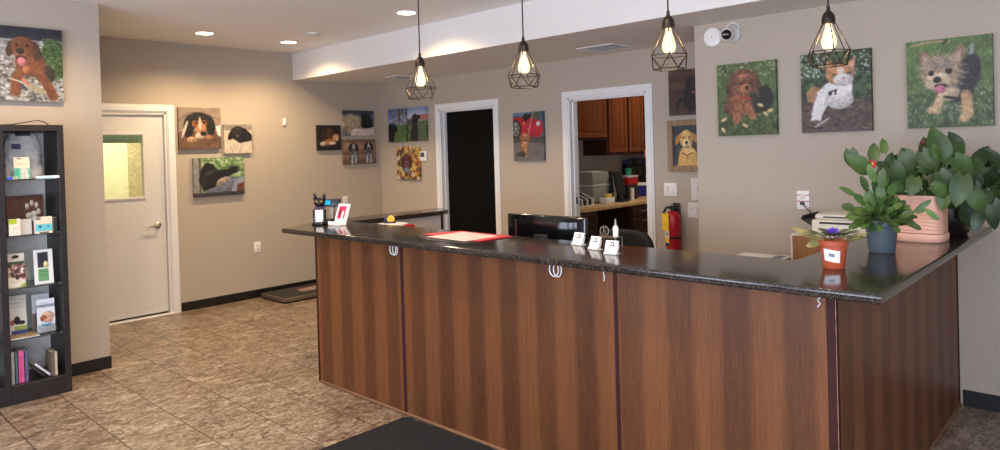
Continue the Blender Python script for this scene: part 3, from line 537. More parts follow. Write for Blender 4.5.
# exam room behind the glass: green roller shade and a patterned panel
t = thing('roller_shade', 'grey-green roller shade at the top of the white door window', 'window shade', (-7.37, 2.3, 1.735)); bm = B(); box(bm, (-.002, -.3, 0), (.002, .3, .12)); tube(bm, [(0, -.3, .125), (0, .3, .125)], .018, 10); obj('fabric', bm, mat('green_shade', (112, 128, 100), .8), t)
bm = B(); box(bm, (-8.998, 3.0, .9), (-8.97, 3.62, 2.2), .004, 1)
s = N('patterned_wallcover'); vo = s.n('TexVoronoi', Vector=s.coord((1, 1, 1)), Scale=26.0); s.bsdf(Base_Color=s.ramp(vo.outputs['Distance'], [(.1, lin((206, 190, 152))), (.6, lin((178, 162, 126)))]), Roughness=.8)
o = obj('patterned_panel', bm, s.m); tag(o, 'mottled tan panel on the cream wall behind the white door window', 'wall panel')
# ================= reception desk
def wood(name, c0, c1, c2, band=0.21, strength=0.75, axis='xy', rough=0.36):
    s = N(name); tc = s.t.nodes.new('ShaderNodeTexCoord'); sep = s.n('SeparateXYZ', Vector=tc.outputs['Object']); u = s.math('ADD', sep.outputs[0], s.math('MULTIPLY', sep.outputs[1], 0.93))
    wob = s.noise(s.coord((3, 3, .35)), 1.0, 2); uu = s.math("DIVIDE", s.math("ADD", s.math("ADD", u, 0.06), s.math("MULTIPLY", wob, .012)), band); fr = s.math('FRACT', uu); cell = s.math('FLOOR', uu); wn = s.t.nodes.new('ShaderNodeTexWhiteNoise'); wn.noise_dimensions = '1D'; s.t.links.new(cell, wn.inputs['W'])
    bandv = s.math('MINIMUM', s.math('MAXIMUM', s.math('MULTIPLY_ADD', s.math('ABSOLUTE', s.math('SUBTRACT', fr, .5)), 8.0, -1.5), 0.0), 1.0)
    bandv = s.math('ADD', s.math('MULTIPLY', bandv, .7), s.math('MULTIPLY', wn.outputs['Value'], .3))
    grain = s.noise(s.coord((150, 150, 5)), 1.0, 4, .6); fleck = s.noise(s.coord((420, 420, 26)), 1.0, 2, .5); fig = s.noise(s.coord((12, 12, 1.1)), 1.0, 4, .55, .8)
    base = s.mix(s.math('MULTIPLY', bandv, strength), lin(c0), lin(c1)); base = s.mix(s.math('MULTIPLY', s.ramp(fig, [(.35, (0, 0, 0, 1)), (.7, (1, 1, 1, 1))]), .16), base, lin(c2))
    base = s.mix(s.math('MULTIPLY', s.ramp(grain, [(.42, (1, 1, 1, 1)), (.6, (0, 0, 0, 1))]), .28), base, [x * .45 for x in lin(c0)[:3]] + [1]); base = s.mix(s.math('MULTIPLY', s.ramp(fleck, [(.5, (0, 0, 0, 1)), (.62, (1, 1, 1, 1))]), .14), base, lin(c2))
    s.bsdf(Base_Color=base, Roughness=rough, Normal=s.bump(grain, .06, .001), Specular_IOR_Level=.32); return s.m
M_WOOD = wood('banded_cherry_laminate', (76, 43, 24), (122, 76, 44), (138, 88, 54), .24, .85, rough=.42); M_STRIP = mat('burgundy_joint_strip', (56, 26, 25), .6, var=.1, spec=.2)
M_TOE = mat('tan_shoe_moulding', (116, 82, 58), .5); M_WINGP = mat('pale_desk_liner', (196, 188, 180), .6, var=.02)
def stone():
    s = N('dark_speckled_laminate'); v = s.coord(); n1 = s.noise(v, 95, 5, .7); n2 = s.noise(v, 22, 4, .6, .6); vo = s.n('TexVoronoi', Vector=v, Scale=160.0)
    c = s.ramp(n1, [(.34, lin((14, 12, 12))), (.5, lin((40, 34, 31))), (.62, lin((70, 64, 60))), (.76, lin((120, 115, 112)))]); c = s.mix(s.math('MULTIPLY', n2, .55), c, lin((38, 31, 27))); c = s.mix(s.math('LESS_THAN', vo.outputs['Distance'], .16), c, lin((112, 100, 92)))
    s.bsdf(Base_Color=c, Roughness=s.math('MULTIPLY_ADD', n1, .1, .08), Specular_IOR_Level=.55); return s.m
M_STONE = stone()
desk = thing('reception_desk', 'banded cherry wood reception desk with burgundy joint strips under dark worktop', 'reception desk', (-2.5, 2.9, 0)); O = Vector((2.5, -2.9, 0))
def part(name, m, *boxes, label=None, bev=.002):
    bm = B()
    for lo, hi in boxes: box(bm, Vector(lo) + O, Vector(hi) + O, bev, 1)
    return obj(name, bm, m, desk, label=label)
ZT = CT - .034 - .001
J1, J2 = -3.237, -1.731
part('front_panel', M_WOOD, ((-4.158, CF, .015), (J1 - .014, CF + .03, ZT))); part('front_panel', M_WOOD, ((J1 + .014, CF, .015), (J2 - .009, CF + .03, ZT))); part('front_panel', M_WOOD, ((J2 + .009, CF, .015), (-.838, CF + .03, ZT)))
part('side_panel', M_WOOD, ((CR - .03, CF + .03, .015), (CR, RW - .03, ZT)))
part('end_panel', M_WOOD, ((-4.158, CF + .03, .015), (-4.13, 3.03, ZT)))
for lo, hi in (((-4.175, CF - .004, .006), (-4.158, CF + .034, ZT)), ((J1 - .014, CF - .003, .006), (J1 + .014, CF + .03, ZT)), ((J2 - .009, CF - .003, .006), (J2 + .009, CF + .03, ZT)), ((-.838, CF - .003, .006), (CR + .003, CF + .03, ZT)), ((CR - .03, RW - .03, .006), (CR + .003, RW - .008, ZT))): part('joint_strip', M_STRIP, (lo, hi))
part('worn_edge', mat('worn_strip_edge', (150, 108, 92), .5, var=.3), ((CR + .0025, CF - .0035, .02), (CR + .0045, CF - .0015, ZT - .005)), bev=0)
part('shoe_moulding', M_TOE, ((-4.158, CF - .012, 0.0005), (CR, CF + .02, .02)), ((CR - .02, CF, 0.0005), (CR + .012, RW - .012, .02)), bev=.006)
part('wing_panel', M_WINGP, ((-4.66, 3.04, .001), (-4.455, 3.98, ZT))); part('wing_end_strip', M_STRIP, ((-4.67, 3.98, .06), (-4.445, 4.0, ZT))); part('wing_foot', M_BASE, ((-4.67, 3.98, .001), (-4.445, 4.0, .06)))
part('work_surface', mat('grey_laminate_desk', (150, 142, 134), .45), ((-4.12, 2.62, .71), (-.86, 3.5, .745)), ((-2.38, 4.02, .71), (-.86, 4.7, .745)), ((-1.35, 3.5, .71), (-.86, 4.02, .745)))
part('desk_support', M_WINGP, ((-4.1, 2.62, .002), (-4.07, 3.4, .71))); part('desk_support', M_WINGP, ((-2.36, 4.05, .002), (-2.33, 4.66, .71)))
# worktop: one continuous slab, the left end cut at a slant, rolled edges
bm = B(); out = [(-4.475, 2.49), (-.64, 2.486), (-.64, RW - .004), (-1.095, RW - .004), (-1.095, 3.012), (-4.425, 3.012), (-4.425, 3.99), (-4.47, 4.08), (-4.715, 4.2), (-4.715, 3.25), (-4.62, 2.84)]
prism(bm, out, CT - .034, CT)
es = [e for e in bm.edges if abs(e.verts[0].co.z - e.verts[1].co.z) < 1e-5 and e.calc_length() > .02]
bmesh.ops.bevel(bm, geom=es, offset=.0125, segments=4, profile=.6, affect='EDGES')
tag(obj('worktop', bm, M_STONE, None, ang=25), 'dark speckled U-shaped worktop with rolled edges on the reception desk', 'countertop')
# ================= canvases and frames
M_PRINT = print_mat('canvas_print')
def canvas(name, label, pic, wall_, cx, cz, w, h, depth=.034):
    k = 1 - (depth + .002) / {'L': -LW, 'S': -ST, 'B': BW, 'R': RW}[wall_]; cx, cz, w, h = cx * k, EYE + (cz - EYE) * k, w * k, h * k   # surveyed on the wall plane, printed face stands proud
    p = pic(w, h).finish()
    if wall_ == 'L': loc, rz = (LW + .002, cx, cz), PI / 2
    elif wall_ == 'S': loc, rz = (ST + .002, cx, cz), PI / 2
    elif wall_ == 'B': loc, rz = (cx, BW - .002, cz), 0
    else: loc, rz = (cx, RW - .002, cz), 0
    o = print_obj(name, p, depth, M_PRINT, loc, rz, zc=True); return tag(o, label, 'canvas print')
canvas('canvas_picture', 'large canvas of brown dog lying on grey pebbles beside a round bush', pic_lab, 'S', 1.29, 2.259, .412, .52)
canvas('canvas_picture', 'canvas of black and tan puppy resting its chin on a brown couch', pic_hound, 'L', 3.117, 1.876, .438, .432)
canvas('canvas_picture', 'small square canvas of black puppy lying on cream blanket', pic_blackpup, 'L', 3.528, 1.762, .312, .312)
canvas('canvas_picture', 'canvas of black dog asleep on blue cushion before a green window', pic_blackdog, 'L', 3.306, 1.361, .542, .408)
canvas('canvas_picture', 'small very dark canvas of two dogs asleep together in the corner', pic_small, 'L', 4.678, 1.766, .328, .304)
canvas('canvas_picture', 'canvas of fluffy tan cat and black cat on grey couch', pic_catcouch, 'L', 5.117, 1.946, .446, .314)
canvas('canvas_picture', 'canvas of two black and white dogs sitting before brown planks', pic_twodogs, 'L', 5.118, 1.587, .486, .308)
canvas('canvas_picture', 'canvas of black dog in profile under blue sky with a tree', pic_bluea, 'B', -6.864, 1.903, .352, .414)
canvas('canvas_picture', 'canvas of dark dog sitting upright before pale pinkish sky', pic_blueb, 'B', -6.48, 1.903, .345, .412)
canvas('canvas_picture', 'colourful canvas of brown dog face among yellow and red autumn leaves', pic_collage, 'B', -6.673, 1.429, .434, .412)
canvas('canvas_picture', 'canvas of tan dog walking before a shiny red sports car', pic_car, 'B', -4.696, 1.691, .412, .508)
canvas('canvas_picture', 'dark canvas of black curly dog with red tag before brown boards', pic_blackwood, 'B', -2.852, 2.013, .4, .392)
canvas('canvas_picture', 'canvas of curly reddish brown dog sitting on sunlit grass', pic_doodle, 'R', -2.045, 1.87, .422, .51)
canvas('canvas_picture', 'canvas of orange and white cat lying on brown mulch', pic_cat, 'R', -1.456, 1.874, .424, .516)
canvas('canvas_picture', 'canvas of small terrier with pink tongue standing on green grass', pic_yorkie, 'R', -.835, 1.878, .426, .516)
t = thing('framed_picture', 'painting of yellow dog in weathered pale wood frame above light switch', 'framed painting', (-2.885, BW - .002, 1.551))
bm = B(); w, h, f = .352, .444, .05
for lo, hi in (((-w / 2, -.03, -h / 2), (-w / 2 + f, 0, h / 2)), ((w / 2 - f, -.03, -h / 2), (w / 2, 0, h / 2)), ((-w / 2 + f, -.03, h / 2 - f), (w / 2 - f, 0, h / 2)), ((-w / 2 + f, -.03, -h / 2), (w / 2 - f, 0, -h / 2 + f))): box(bm, lo, hi, .004, 1)
obj('frame', bm, wood('weathered_frame_wood', (150, 122, 96), (176, 150, 122), (120, 98, 80), .06, .5, rough=.7), t)
print_obj('painting', pic_yellow(w - 2 * f + .01, h - 2 * f + .01), .014, M_PRINT, (0, 0, 0), 0, parent=t, zc=True)
# ================= ceiling fixtures
M_IRON = mat('dark_bronze_iron', (44, 38, 35), .42, .6, var=.1); M_WHITEP = mat('white_plastic', (232, 230, 226), .4, var=.02); M_BLACKP = mat('black_plastic', (18, 18, 20), .38, var=.08)
M_GLOW = emit('downlight_lens', (255, 240, 214), 14); M_FIL = emit('lamp_filament', (255, 214, 150), 110); M_BULB = emit('lit_clear_bulb', (255, 226, 180), 2.2, .62)
def downlight(x, y, label, e, hidden=False):
    t = thing('recessed_downlight', label, 'ceiling light', (x, y, HC - .001), 0, 'recessed ceiling downlights'); bm = B()
    lathe(bm, [(.095, 0), (.098, -.003), (.09, -.007), (.078, -.005), (.075, -.001)], 32); obj('trim_ring', bm, M_WHITEP, t); bm = B(); lathe(bm, [(.0, -.003), (.076, -.003), (.076, -.001)], 32); obj('lens', bm, M_GLOW, t)
    l = bpy.data.lights.new('downlight_lamp', 'SPOT'); l.energy = e; l.color = lin((255, 219, 168))[:3]; l.spot_size = math.radians(150); l.spot_blend = .7; l.shadow_soft_size = .05
    o = bpy.data.objects.new('downlight_lamp', l); COL.objects.link(o); o.parent = t; o.location = (0, 0, -.03)
DL = 82
downlight(-6.476, 2.871, 'warm recessed ceiling downlight above the white door', DL); downlight(-6.49, 3.754, 'warm recessed downlight nearest the corner where soffit meets picture wall', DL); downlight(-4.547, 3.742, 'warm recessed downlight before the soffit, beside first pendant cord', DL)
for x, y, q in ((-3.4, 2.0, 'left part'), (-1.6, 2.0, 'outer corner'), (-4.9, 1.3, 'bookcase side')): downlight(x, y, 'warm recessed downlight in the ceiling over the open floor before the desk, ' + q, 75)
t = thing('smoke_detector', 'small white ceiling detector beside the corner downlight', 'smoke detector', (-5.875, 3.663, HC - .001)); bm = B(); lathe(bm, [(0, 0), (.055, 0), (.055, -.012), (.048, -.02), (0, -.022)], 28); obj('detector_body', bm, M_WHITEP, t)
bm = B()
for k in range(8): a = k * PI / 4; box(bm, (-.012, .0455, -.018), (.012, .054, -.009), M=rot('Z', math.degrees(a)))
obj('sensor_slot', bm, M_BLACKP, t)
def vent(label, c, sx, sy, rz=0):
    t = thing('ceiling_vent', label, 'air vent', (c[0], c[1], HS - .001), rz); bm = B(); f = .025
    for lo, hi in (((-sx, -sy, -.008), (-sx + f, sy, 0)), ((sx - f, -sy, -.008), (sx, sy, 0)), ((-sx + f, -sy, -.008), (sx - f, -sy + f, 0)), ((-sx + f, sy - f, -.008), (sx - f, sy, 0))): box(bm, lo, hi, .002, 1)
    obj('vent_frame', bm, M_WHITEP, t); bm = B(); n = 5
    for i in range(n):
        y = -sy + f + (2 * sy - 2 * f) * (i + .5) / n; box(bm, (-sx + f, -.018, -.0015), (sx - f, .018, .0015), M=Matrix.Translation((0, y, -.006)) @ rot('X', 24))
    obj('louvre', bm, mat('vent_slat_white', (216, 212, 206), .5), t); bm = B(); box(bm, (-sx + f, -sy + f, -.0008), (sx - f, sy - f, -.0002)); obj('vent_throat', bm, M_BLACKP, t)
vent('rectangular white air vent under soffit before the kitchen doorway', (-3.46, 5.07), .19, .17); vent('air vent under soffit behind the first pendant lamp', (-6.25, 5.06), .12, .17)
# ---- four wire-cage pendants over the desk
def pendant(loc, label, group):
    t = thing('pendant_lamp', label, 'pendant light', loc, 0, group)          # origin: centre of the cage's lower ring
    top = HC - loc[2] - .001; bm = B(); tube(bm, [(0, 0, .262), (0, 0, top - .02)], .0038, 8); obj('cord', bm, M_IRON, t)
    bm = B(); lathe(bm, [(0, top), (.055, top), (.055, top - .012), (.03, top - .024), (0, top - .024)], 24); obj('ceiling_canopy', bm, M_IRON, t)
    bm = B(); lathe(bm, [(0, .268), (.007, .268), (.009, .245), (.016, .24), (.0265, .224), (.029, .205), (.029, .188), (.026, .188), (.0, .2)], 24); obj('socket_cup', bm, M_IRON, t)
    n = 6; Rw, Rl, zw, zt = .089, .073, .062, .19; P = lambda r, k, z: (r * math.cos(2 * PI * k / n), r * math.sin(2 * PI * k / n), z)
    bm = B(); w = .0024
    for k in range(n):
        tube(bm, [P(.027, k, zt), P(Rw, k, zw)], w, 6); tube(bm, [P(Rw, k, zw), P(Rw, k + 1, zw)], w, 6); tube(bm, [P(Rl, k + .5, 0), P(Rl, k + 1.5, 0)], w, 6); tube(bm, [P(Rw, k, zw), P(Rl, k + .5, 0)], w, 6); tube(bm, [P(Rw, k + 1, zw), P(Rl, k + .5, 0)], w, 6)
        for q in (P(Rw, k, zw), P(Rl, k + .5, 0)): ball(bm, q, .0032, 1)
    obj('wire_cage', bm, M_IRON, t)
    bm = B(); lathe(bm, [(.013, .188), (.014, .172), (.022, .148), (.031, .118), (.032, .1), (.027, .082), (.014, .07), (0, .067)], 20); b = obj('bulb', bm, M_BULB, t)
    bm = B()
    for k in range(6): a = k * PI / 3; tube(bm, [(.004 * math.cos(a), .004 * math.sin(a), .17), (.012 * math.cos(a), .012 * math.sin(a), .105), (.005 * math.cos(a + .5), .005 * math.sin(a + .5), .085)], .0012, 5)
    obj('filament', bm, M_FIL, b)
    l = bpy.data.lights.new('bulb_light', 'POINT'); l.energy = 3.0; l.color = lin((255, 206, 146))[:3]; l.shadow_soft_size = .02; o = bpy.data.objects.new('bulb_light', l); COL.objects.link(o); o.parent = t; o.location = (0, 0, .11)
    return t
for (u, v), lab in (((421, 99), 'wire-cage pendant lamp nearest the picture-wall corner, fourth from the orange cat canvas'), ((524.5, 87.5), 'wire-cage pendant lamp between the black door and the kitchen doorway'), ((669.5, 69.5), 'wire-cage pendant lamp before the dark canvas of the black dog'), ((829.5, 66), 'wire-cage pendant lamp overlapping the top of the orange cat canvas')):
    p = aty(u, v, {421: 2.64, 524.5: 2.78, 669.5: 2.86, 829.5: 3.28}[u]); pendant((p.x, p.y, p.z + .002), lab, 'wire-cage pendant lamps')
# ================= tall black bookcase beside the entry wall
M_CASE = mat('black_brown_laminate', (34, 29, 30), .42, var=.12); M_CASEIN = mat('grey_case_back', (238, 236, 232), .7, var=.05); M_SHELF = clear('shelf_glass', (214, 232, 226), .12, .04, (170, 190, 186))
XB, XF, CY0, CY1, CH = -5.712, -5.365, .62, 1.39, 1.816; OY = Vector((5.54, -1.0, 0))
case = thing('bookcase', 'tall black display bookcase with glass shelves beside the entry wall', 'bookcase', (-5.54, 1.0, 0))
def cpart(name, m, *bx, bev=.002):
    bm = B()
    for lo, hi in bx: box(bm, Vector(lo) + OY, Vector(hi) + OY, bev, 1)
    return obj(name, bm, m, case)
cpart('side_panel', M_CASE, ((XB, CY1 - .036, .001), (XF, CY1, CH - .042))); cpart('side_panel', M_CASE, ((XB, CY0, .001), (XF, CY0 + .036, CH - .042))); cpart('divider', M_CASE, ((XB, 1.013, .001), (XF, 1.051, CH - .042)))
cpart('top_board', M_CASE, ((XB, CY0, CH - .041), (XF, CY1, CH))); cpart('plinth', M_CASE, ((XB, 1.0515, .001), (XF, CY1 - .0365, .122))); cpart('plinth', M_CASE, ((XB, CY0 + .0365, .001), (XF, 1.0125, .122))); cpart('back_panel', M_CASEIN, ((XB - .001, CY0 + .037, .123), (XB + .008, 1.0125, CH - .042))); cpart('back_panel', M_CASEIN, ((XB - .001, 1.0515, .123), (XB + .008, CY1 - .0365, CH - .042)))
SZ = [1.458, 1.091, .748, .413]
for z in SZ:
    for a, b in ((1.053, CY1 - .038), (CY0 + .038, 1.011)):
        cpart('glass_shelf', M_SHELF, ((XB + .02, a, z - .007), (XF - .02, b, z)), bev=.001)
    bm = B()
    for y in (1.348,): tube(bm, [Vector((XF - .04, y + .006, z - .002)) + OY, Vector((XF - .04, y - .006, z - .002)) + OY], .006, 8)
    obj('shelf_pin', bm, M_STEEL, case)
PS = print_mat('printed_card', .35)
def onshelf(name, label, cat, pic, u0, v0, u1, v1, X, z, depth=.004, tilt=0.0, edge=(230, 228, 222), dz=.0008, group=None):
    a, b = atx(u0, v1, X), atx(u1, v1, X); h = atx((u0 + u1) / 2, v0, X).z - z - dz; w = b.y - a.y
    o = print_obj(name, pic(w, h), depth, PS, (X, (a.y + b.y) / 2, z + dz), PI / 2, -tilt, edge=edge); return tag(o, label, cat, group)
def lines(p, x0, x1, y0, y1, n, c, wd=.02):
    for i in range(n): y = y0 + (y1 - y0) * i / max(1, n - 1); p.line([(x0, y), (x1 - (x1 - x0) * .25 * p.r.random(), y)], wd, c)
    return p
def pk(bg, *ops, res=22, seed=3):
    def f(w, h):
        p = Pic(w, h, res, bg, seed)
        for o in ops: getattr(p, o[0])(*o[1:])
        return p
    return f
# shelf one: clear goody bag and packets
bm = B(); bmesh.ops.create_grid(bm, x_segments=1, y_segments=1, size=.01); bm.clear()
bagm = clear('wrinkled_clear_plastic', (232, 234, 236), .1, .44, (214, 216, 220), .16, .5)
t = thing('plastic_bag', 'grey clear plastic bag of kits on the top bookcase shelf', 'plastic bag', (-5.53, 1.186, SZ[0] + .001)); bm = B()
r = random.Random(5); nx, nz = 14, 16; ring = []
for k in range(nz + 1):
    zz = k / nz; half = .112 - .012 * zz + (0 if zz < .8 else -.02 * (zz - .8) / .2); dp = .05 * (1 - .7 * max(0, zz - .45)); row = []
    for j in range(2 * nx):
        a = 2 * PI * j / (2 * nx); cx_, sx_ = math.cos(a), math.sin(a); q = lambda v: math.copysign(abs(v) ** .5, v)
        row.append(bm.verts.new((dp * q(sx_) + r.uniform(-.007, .007), half * q(cx_) + r.uniform(-.005, .005), .001 + .3 * zz + (0 if k == 0 else r.uniform(-.004, .004)))))
    ring.append(row)
for A, C in zip(ring, ring[1:]):
    for j in range(2 * nx): bm.faces.new((A[j], A[(j + 1) % (2 * nx)], C[(j + 1) % (2 * nx)], C[j]))
obj('bag_film', bm, bagm, t, ang=80); bm = B(); box(bm, (.0, -.042, .288), (.05, .038, .308), .004, 1); obj('hang_clip', bm, M_BLACKP, t)
bm = B(); box(bm, (.052, -.07, .2), (.054, -.02, .235)); obj('sticker', bm, mat('navy_sticker', (34, 36, 74), .5), t)
onshelf('toothbrush_kit', 'white hang card with teal packet before the clear plastic bag', 'kit', pk((232, 222, 200), ('rect', 0, .5, 1, 1.1, (70, 176, 150), .3), ('rect', .38, .46, .9, 1.1, (206, 208, 200), .3), ('ell', .35, .08, .16, .03, (120, 110, 96)), ('line', [(.2, .3), (.8, .34)], .04, (150, 136, 120))), 14.5, 157, 30.5, 182, -5.44, SZ[0], .006, .12)
onshelf('flat_carton', 'long white and pale blue carton lying on the top bookcase shelf', 'carton', pk((236, 240, 244), ('rect', .0, .5, .7, .9, (150, 214, 232), .1)), 35, 175.6, 57.5, 181.5, -5.41, SZ[0], .05)
onshelf('small_carton', 'small bright blue packet at the end of the top bookcase shelf', 'packet', pk((60, 92, 196), ('rect', .1, .2, .6, .6, (90, 120, 220))), 6, 176.5, 11, 182.5, -5.42, SZ[0], .04)
onshelf('small_carton', 'little cream packet beside the bright blue packet', 'packet', pk((208, 214, 190), ('rect', .1, .3, .8, .7, (160, 180, 150))), 11.6, 176.5, 17, 182.5, -5.45, SZ[0], .03)
for lab, c, q in (('teal carton inside the clear plastic bag', (36, 138, 120), (12, 166, 18, 178)), ('tan carton inside the clear plastic bag', (190, 158, 108), (31.5, 154, 38.5, 178)), ('navy tube inside the clear plastic bag', (36, 36, 96), (39, 157, 41.6, 178))):
    onshelf('packet', lab, 'packet', pk(c, ('rect', .1, .6, .9, .9, tuple(min(255, x + 40) for x in c)), res=10), *q, -5.525, SZ[0] + .002, .02)
# shelf two: paw plaque and cards
def paw(w, h):
    p = Pic(w, h, 70, (96, 56, 34), 8); p.mul(.15, 8); p.rect(0, .78, .42, .84, (130, 24, 34)); p.rect(.0, .9, .9, 1, (120, 22, 32), .2); p.rect(0, .3, .05, 1, (124, 24, 34)); p.rect(.55, .84, .85, .92, (126, 26, 36)); wc = (224, 218, 204)
    for x, y in ((.55, .3), (.68, .22), (.81, .28), (.86, .46)): p.ell(x, y, .055, .085, wc, soft=.15, tex=.05)
    p.ell(.7, .55, .1, .13, wc, 30, tex=.05); p.ell(.6, .55, .1, .08, wc, 0, tex=.05); p.ell(.74, .66, .08, .09, wc, tex=.05); return p
onshelf('paw_plaque', 'brown wooden plaque with pale paw print on second bookcase shelf', 'plaque', paw, 7, 195.5, 44, 228, -5.6, SZ[1], .014, .06, edge=(70, 40, 26))
onshelf('small_carton', 'small white carton with green top before the paw plaque', 'carton', pk((226, 220, 204), ('rect', 0, -.1, .7, .3, (168, 186, 40)), ('line', [(.2, .6), (.8, .56)], .05, (170, 160, 146))), 7.5, 219, 19, 234.5, -5.42, SZ[1], .05, .05)
onshelf('price_card', 'plain pale grey card standing before the paw plaque', 'card', pk((206, 204, 202), ('line', [(.25, .2), (.8, .2)], .05, (150, 150, 150))), 21, 219, 32, 232.5, -5.43, SZ[1], .004, .12)
onshelf('treat_carton', 'cream and turquoise carton on the second bookcase shelf', 'carton', pk((238, 216, 188), ('rect', 0, .42, 1, .85, (108, 196, 206)), ('ell', .25, .58, .1, .07, (40, 90, 110)), ('ell', .75, .58, .06, .06, (40, 90, 110)), ('rect', .2, .9, .8, 1, (90, 84, 80)), ('rect', 0, -.1, .3, .16, (120, 110, 120))), 34, 216.5, 50.5, 234, -5.42, SZ[1], .05)
onshelf('dark_carton', 'dark teal carton against the side of the second bookcase shelf', 'carton', pk((40, 60, 62), ('rect', 0, -.1, 1, .3, (70, 66, 66))), 52.2, 217, 55.6, 231, -5.47, SZ[1], .05)
# shelf three
onshelf('leaflet', 'leaflet with black dog silhouette above red photos on third bookcase shelf', 'leaflet', pk((222, 216, 206), ('dots', 60, (0, .3, 1, .74), .05, .14, [(90, 40, 40), (150, 90, 84), (50, 34, 36), (200, 150, 140)]), ('rect', 0, .24, 1, .32, (60, 84, 60)), ('ell', .5, .1, .2, .05, (24, 22, 24)), ('line', [(.36, .08), (.36, .16)], .06, (24, 22, 24)), ('line', [(.2, .84), (.8, .83)], .03, (160, 156, 150)), ('poly', [(.6, 1), (1, .86), (1, 1)], (150, 170, 80)), res=34), 8, 253.5, 26, 287.5, -5.43, SZ[2], .004, .14)
onshelf('display_frame', 'white framed card of dark dog over green panel on third shelf', 'picture frame', pk((226, 228, 228), ('rect', .2, .08, .76, .52, (42, 40, 54), .3), ('ell', .62, .44, .12, .1, (226, 214, 160)), ('rect', .2, .56, .76, .92, (98, 156, 104), .1), ('line', [(.3, .64), (.66, .64)], .05, (50, 90, 60)), ('line', [(.3, .74), (.6, .74)], .03, (70, 120, 80)), res=36), 34.5, 249.5, 53.5, 283, -5.43, SZ[2], .014, .1)
# shelf four
onshelf('leaflet', 'white leaflet with black puppy and blue foot on fourth bookcase shelf', 'leaflet', pk((222, 220, 216), ('line', [(.1, .08), (.9, .1)], .03, (130, 140, 160)), ('line', [(.1, .18), (.8, .2)], .03, (130, 140, 160)), ('line', [(.1, .28), (.85, .3)], .03, (150, 156, 170)), ('ell', .45, .62, .18, .1, (26, 24, 26)), ('ell', .72, .68, .18, .05, (30, 26, 26)), ('ell', .18, .66, .12, .07, (160, 90, 60)), ('rect', .3, .76, 1, .86, (150, 176, 80)), ('rect', .1, .86, 1, 1, (60, 70, 140)), res=34), 9.5, 295.5, 27.5, 334, -5.5, SZ[3], .004, .08)
onshelf('brochure', 'pale brochure standing behind the baby brochure on fourth shelf', 'brochure', pk((206, 210, 216), ('line', [(.15, .12), (.85, .12)], .04, (150, 160, 176)), ('rect', 0, .5, .3, 1, (120, 100, 90))), 33, 294, 50.5, 332, -5.52, SZ[3], .004, .08)
t = thing('brochure_holder', 'clear holder with white brochure of sleeping baby and puppy on fourth shelf', 'brochure holder', (-5.45, atx(47, 335, -5.45).y, SZ[3] + .001), PI / 2); w = .104
bm = B(); box(bm, (-w / 2 - .004, -.026, 0), (w / 2 + .004, -.024, .06)); box(bm, (-w / 2 - .004, -.026, 0), (w / 2 + .004, .012, .002)); box(bm, (-w / 2 - .004, .01, 0), (w / 2 + .004, .012, .19)); obj('holder', bm, clear('holder_acrylic', (240, 244, 246), .1), t)
print_obj('brochure', pk((226, 232, 242), ('line', [(.15, .12), (.8, .1)], .03, (120, 140, 180)), ('line', [(.15, .2), (.4, .2)], .03, (120, 140, 180)), ('ell', .6, .52, .36, .14, (222, 176, 150)), ('ell', .36, .58, .2, .1, (150, 90, 60)), ('ell', .6, .66, .26, .08, (212, 160, 140)), ('ell', .5, .76, .3, .06, (150, 190, 220)), ('ell', .7, .4, .04, .03, (110, 140, 180)), res=30)(w, .222), .006, PS, (0, .006, .003), 0, -.06, parent=t, edge=(235, 235, 235))
t = thing('booklet_stack', 'flat stack of printed booklets lying on the fourth bookcase shelf', 'booklets', (-5.43, atx(23, 337, -5.43).y, SZ[3] + .001)); bm = B(); box(bm, (-.09, -.075, 0), (.045, .085, .006)); obj('lower_booklet', bm, mat('pale_booklet', (186, 196, 206), .5), t); bm = B(); box(bm, (-.085, -.08, .0065), (.042, .07, .014)); obj('upper_booklet', bm, mat('tan_booklet', (160, 132, 100), .5, var=.3, scale=60), t)
# bottom: books
def book(label, u, v0, v1, th, c, lean=0.0, dx=.0, X=-5.40, cover=None, dy=0.0):
    a = atx(u, v1, X); z = .1235; h = max(.12, atx(u, v0, X).z - z); d = .13
    t = thing('book', label, 'book', (X, a.y + dy, z), 0, 'books on the bookcase floor'); t.rotation_euler = (lean, 0, 0); m = mat('cover_%d_%d_%d' % c, c, .45, var=.12)
    bm = B(); box(bm, (-d, 0, 0), (0, .002, h)); box(bm, (-d, th - .002, 0), (0, th, h)); box(bm, (-.003, 0, 0), (0, th, h)); obj('cover', bm, m, t, smooth=False)
    bm = B(); box(bm, (-d + .004, .0022, .003), (-.0032, th - .0022, h - .004)); obj('pages', bm, mat('book_pages', (214, 206, 190), .8), t, smooth=False); return t
book('pale grey book standing at the divider end of the bookcase floor', 10.6, 353, 389, .022, (170, 172, 172)); book('blue-grey book between the pale grey and pink books', 14.3, 353, 389, .016, (86, 104, 120)); book('pink book standing on the bookcase floor', 17, 352, 388, .034, (206, 84, 140)); book('blue and violet book beside the pink book', 23, 351, 386, .022, (92, 92, 130))
BK = [o for o in COL.objects if o.name.split('.')[0] == 'book' and not o.parent]
b1 = book('white book leaning over on the bookcase floor', 47.6, 358, 380, .016, (216, 214, 224), .74); b2 = book('dark book leaning under the white leaning book', 44, 361, 382, .018, (52, 46, 44), .74)
zc_ = .1235
b1.location = (-5.42, 1.272, zc_ + .001); b2.location = (-5.42, 1.240, zc_ + .001)
for t, y in zip(BK, (1.0535, 1.0775, 1.0945, 1.1295)): t.location.y = y
book('tan book upright near the side of the bookcase floor', 51.6, 352, 379, .022, (112, 98, 82)); book('cream book upright against the side of the bookcase floor', 55.2, 352, 378, .018, (206, 190, 164))
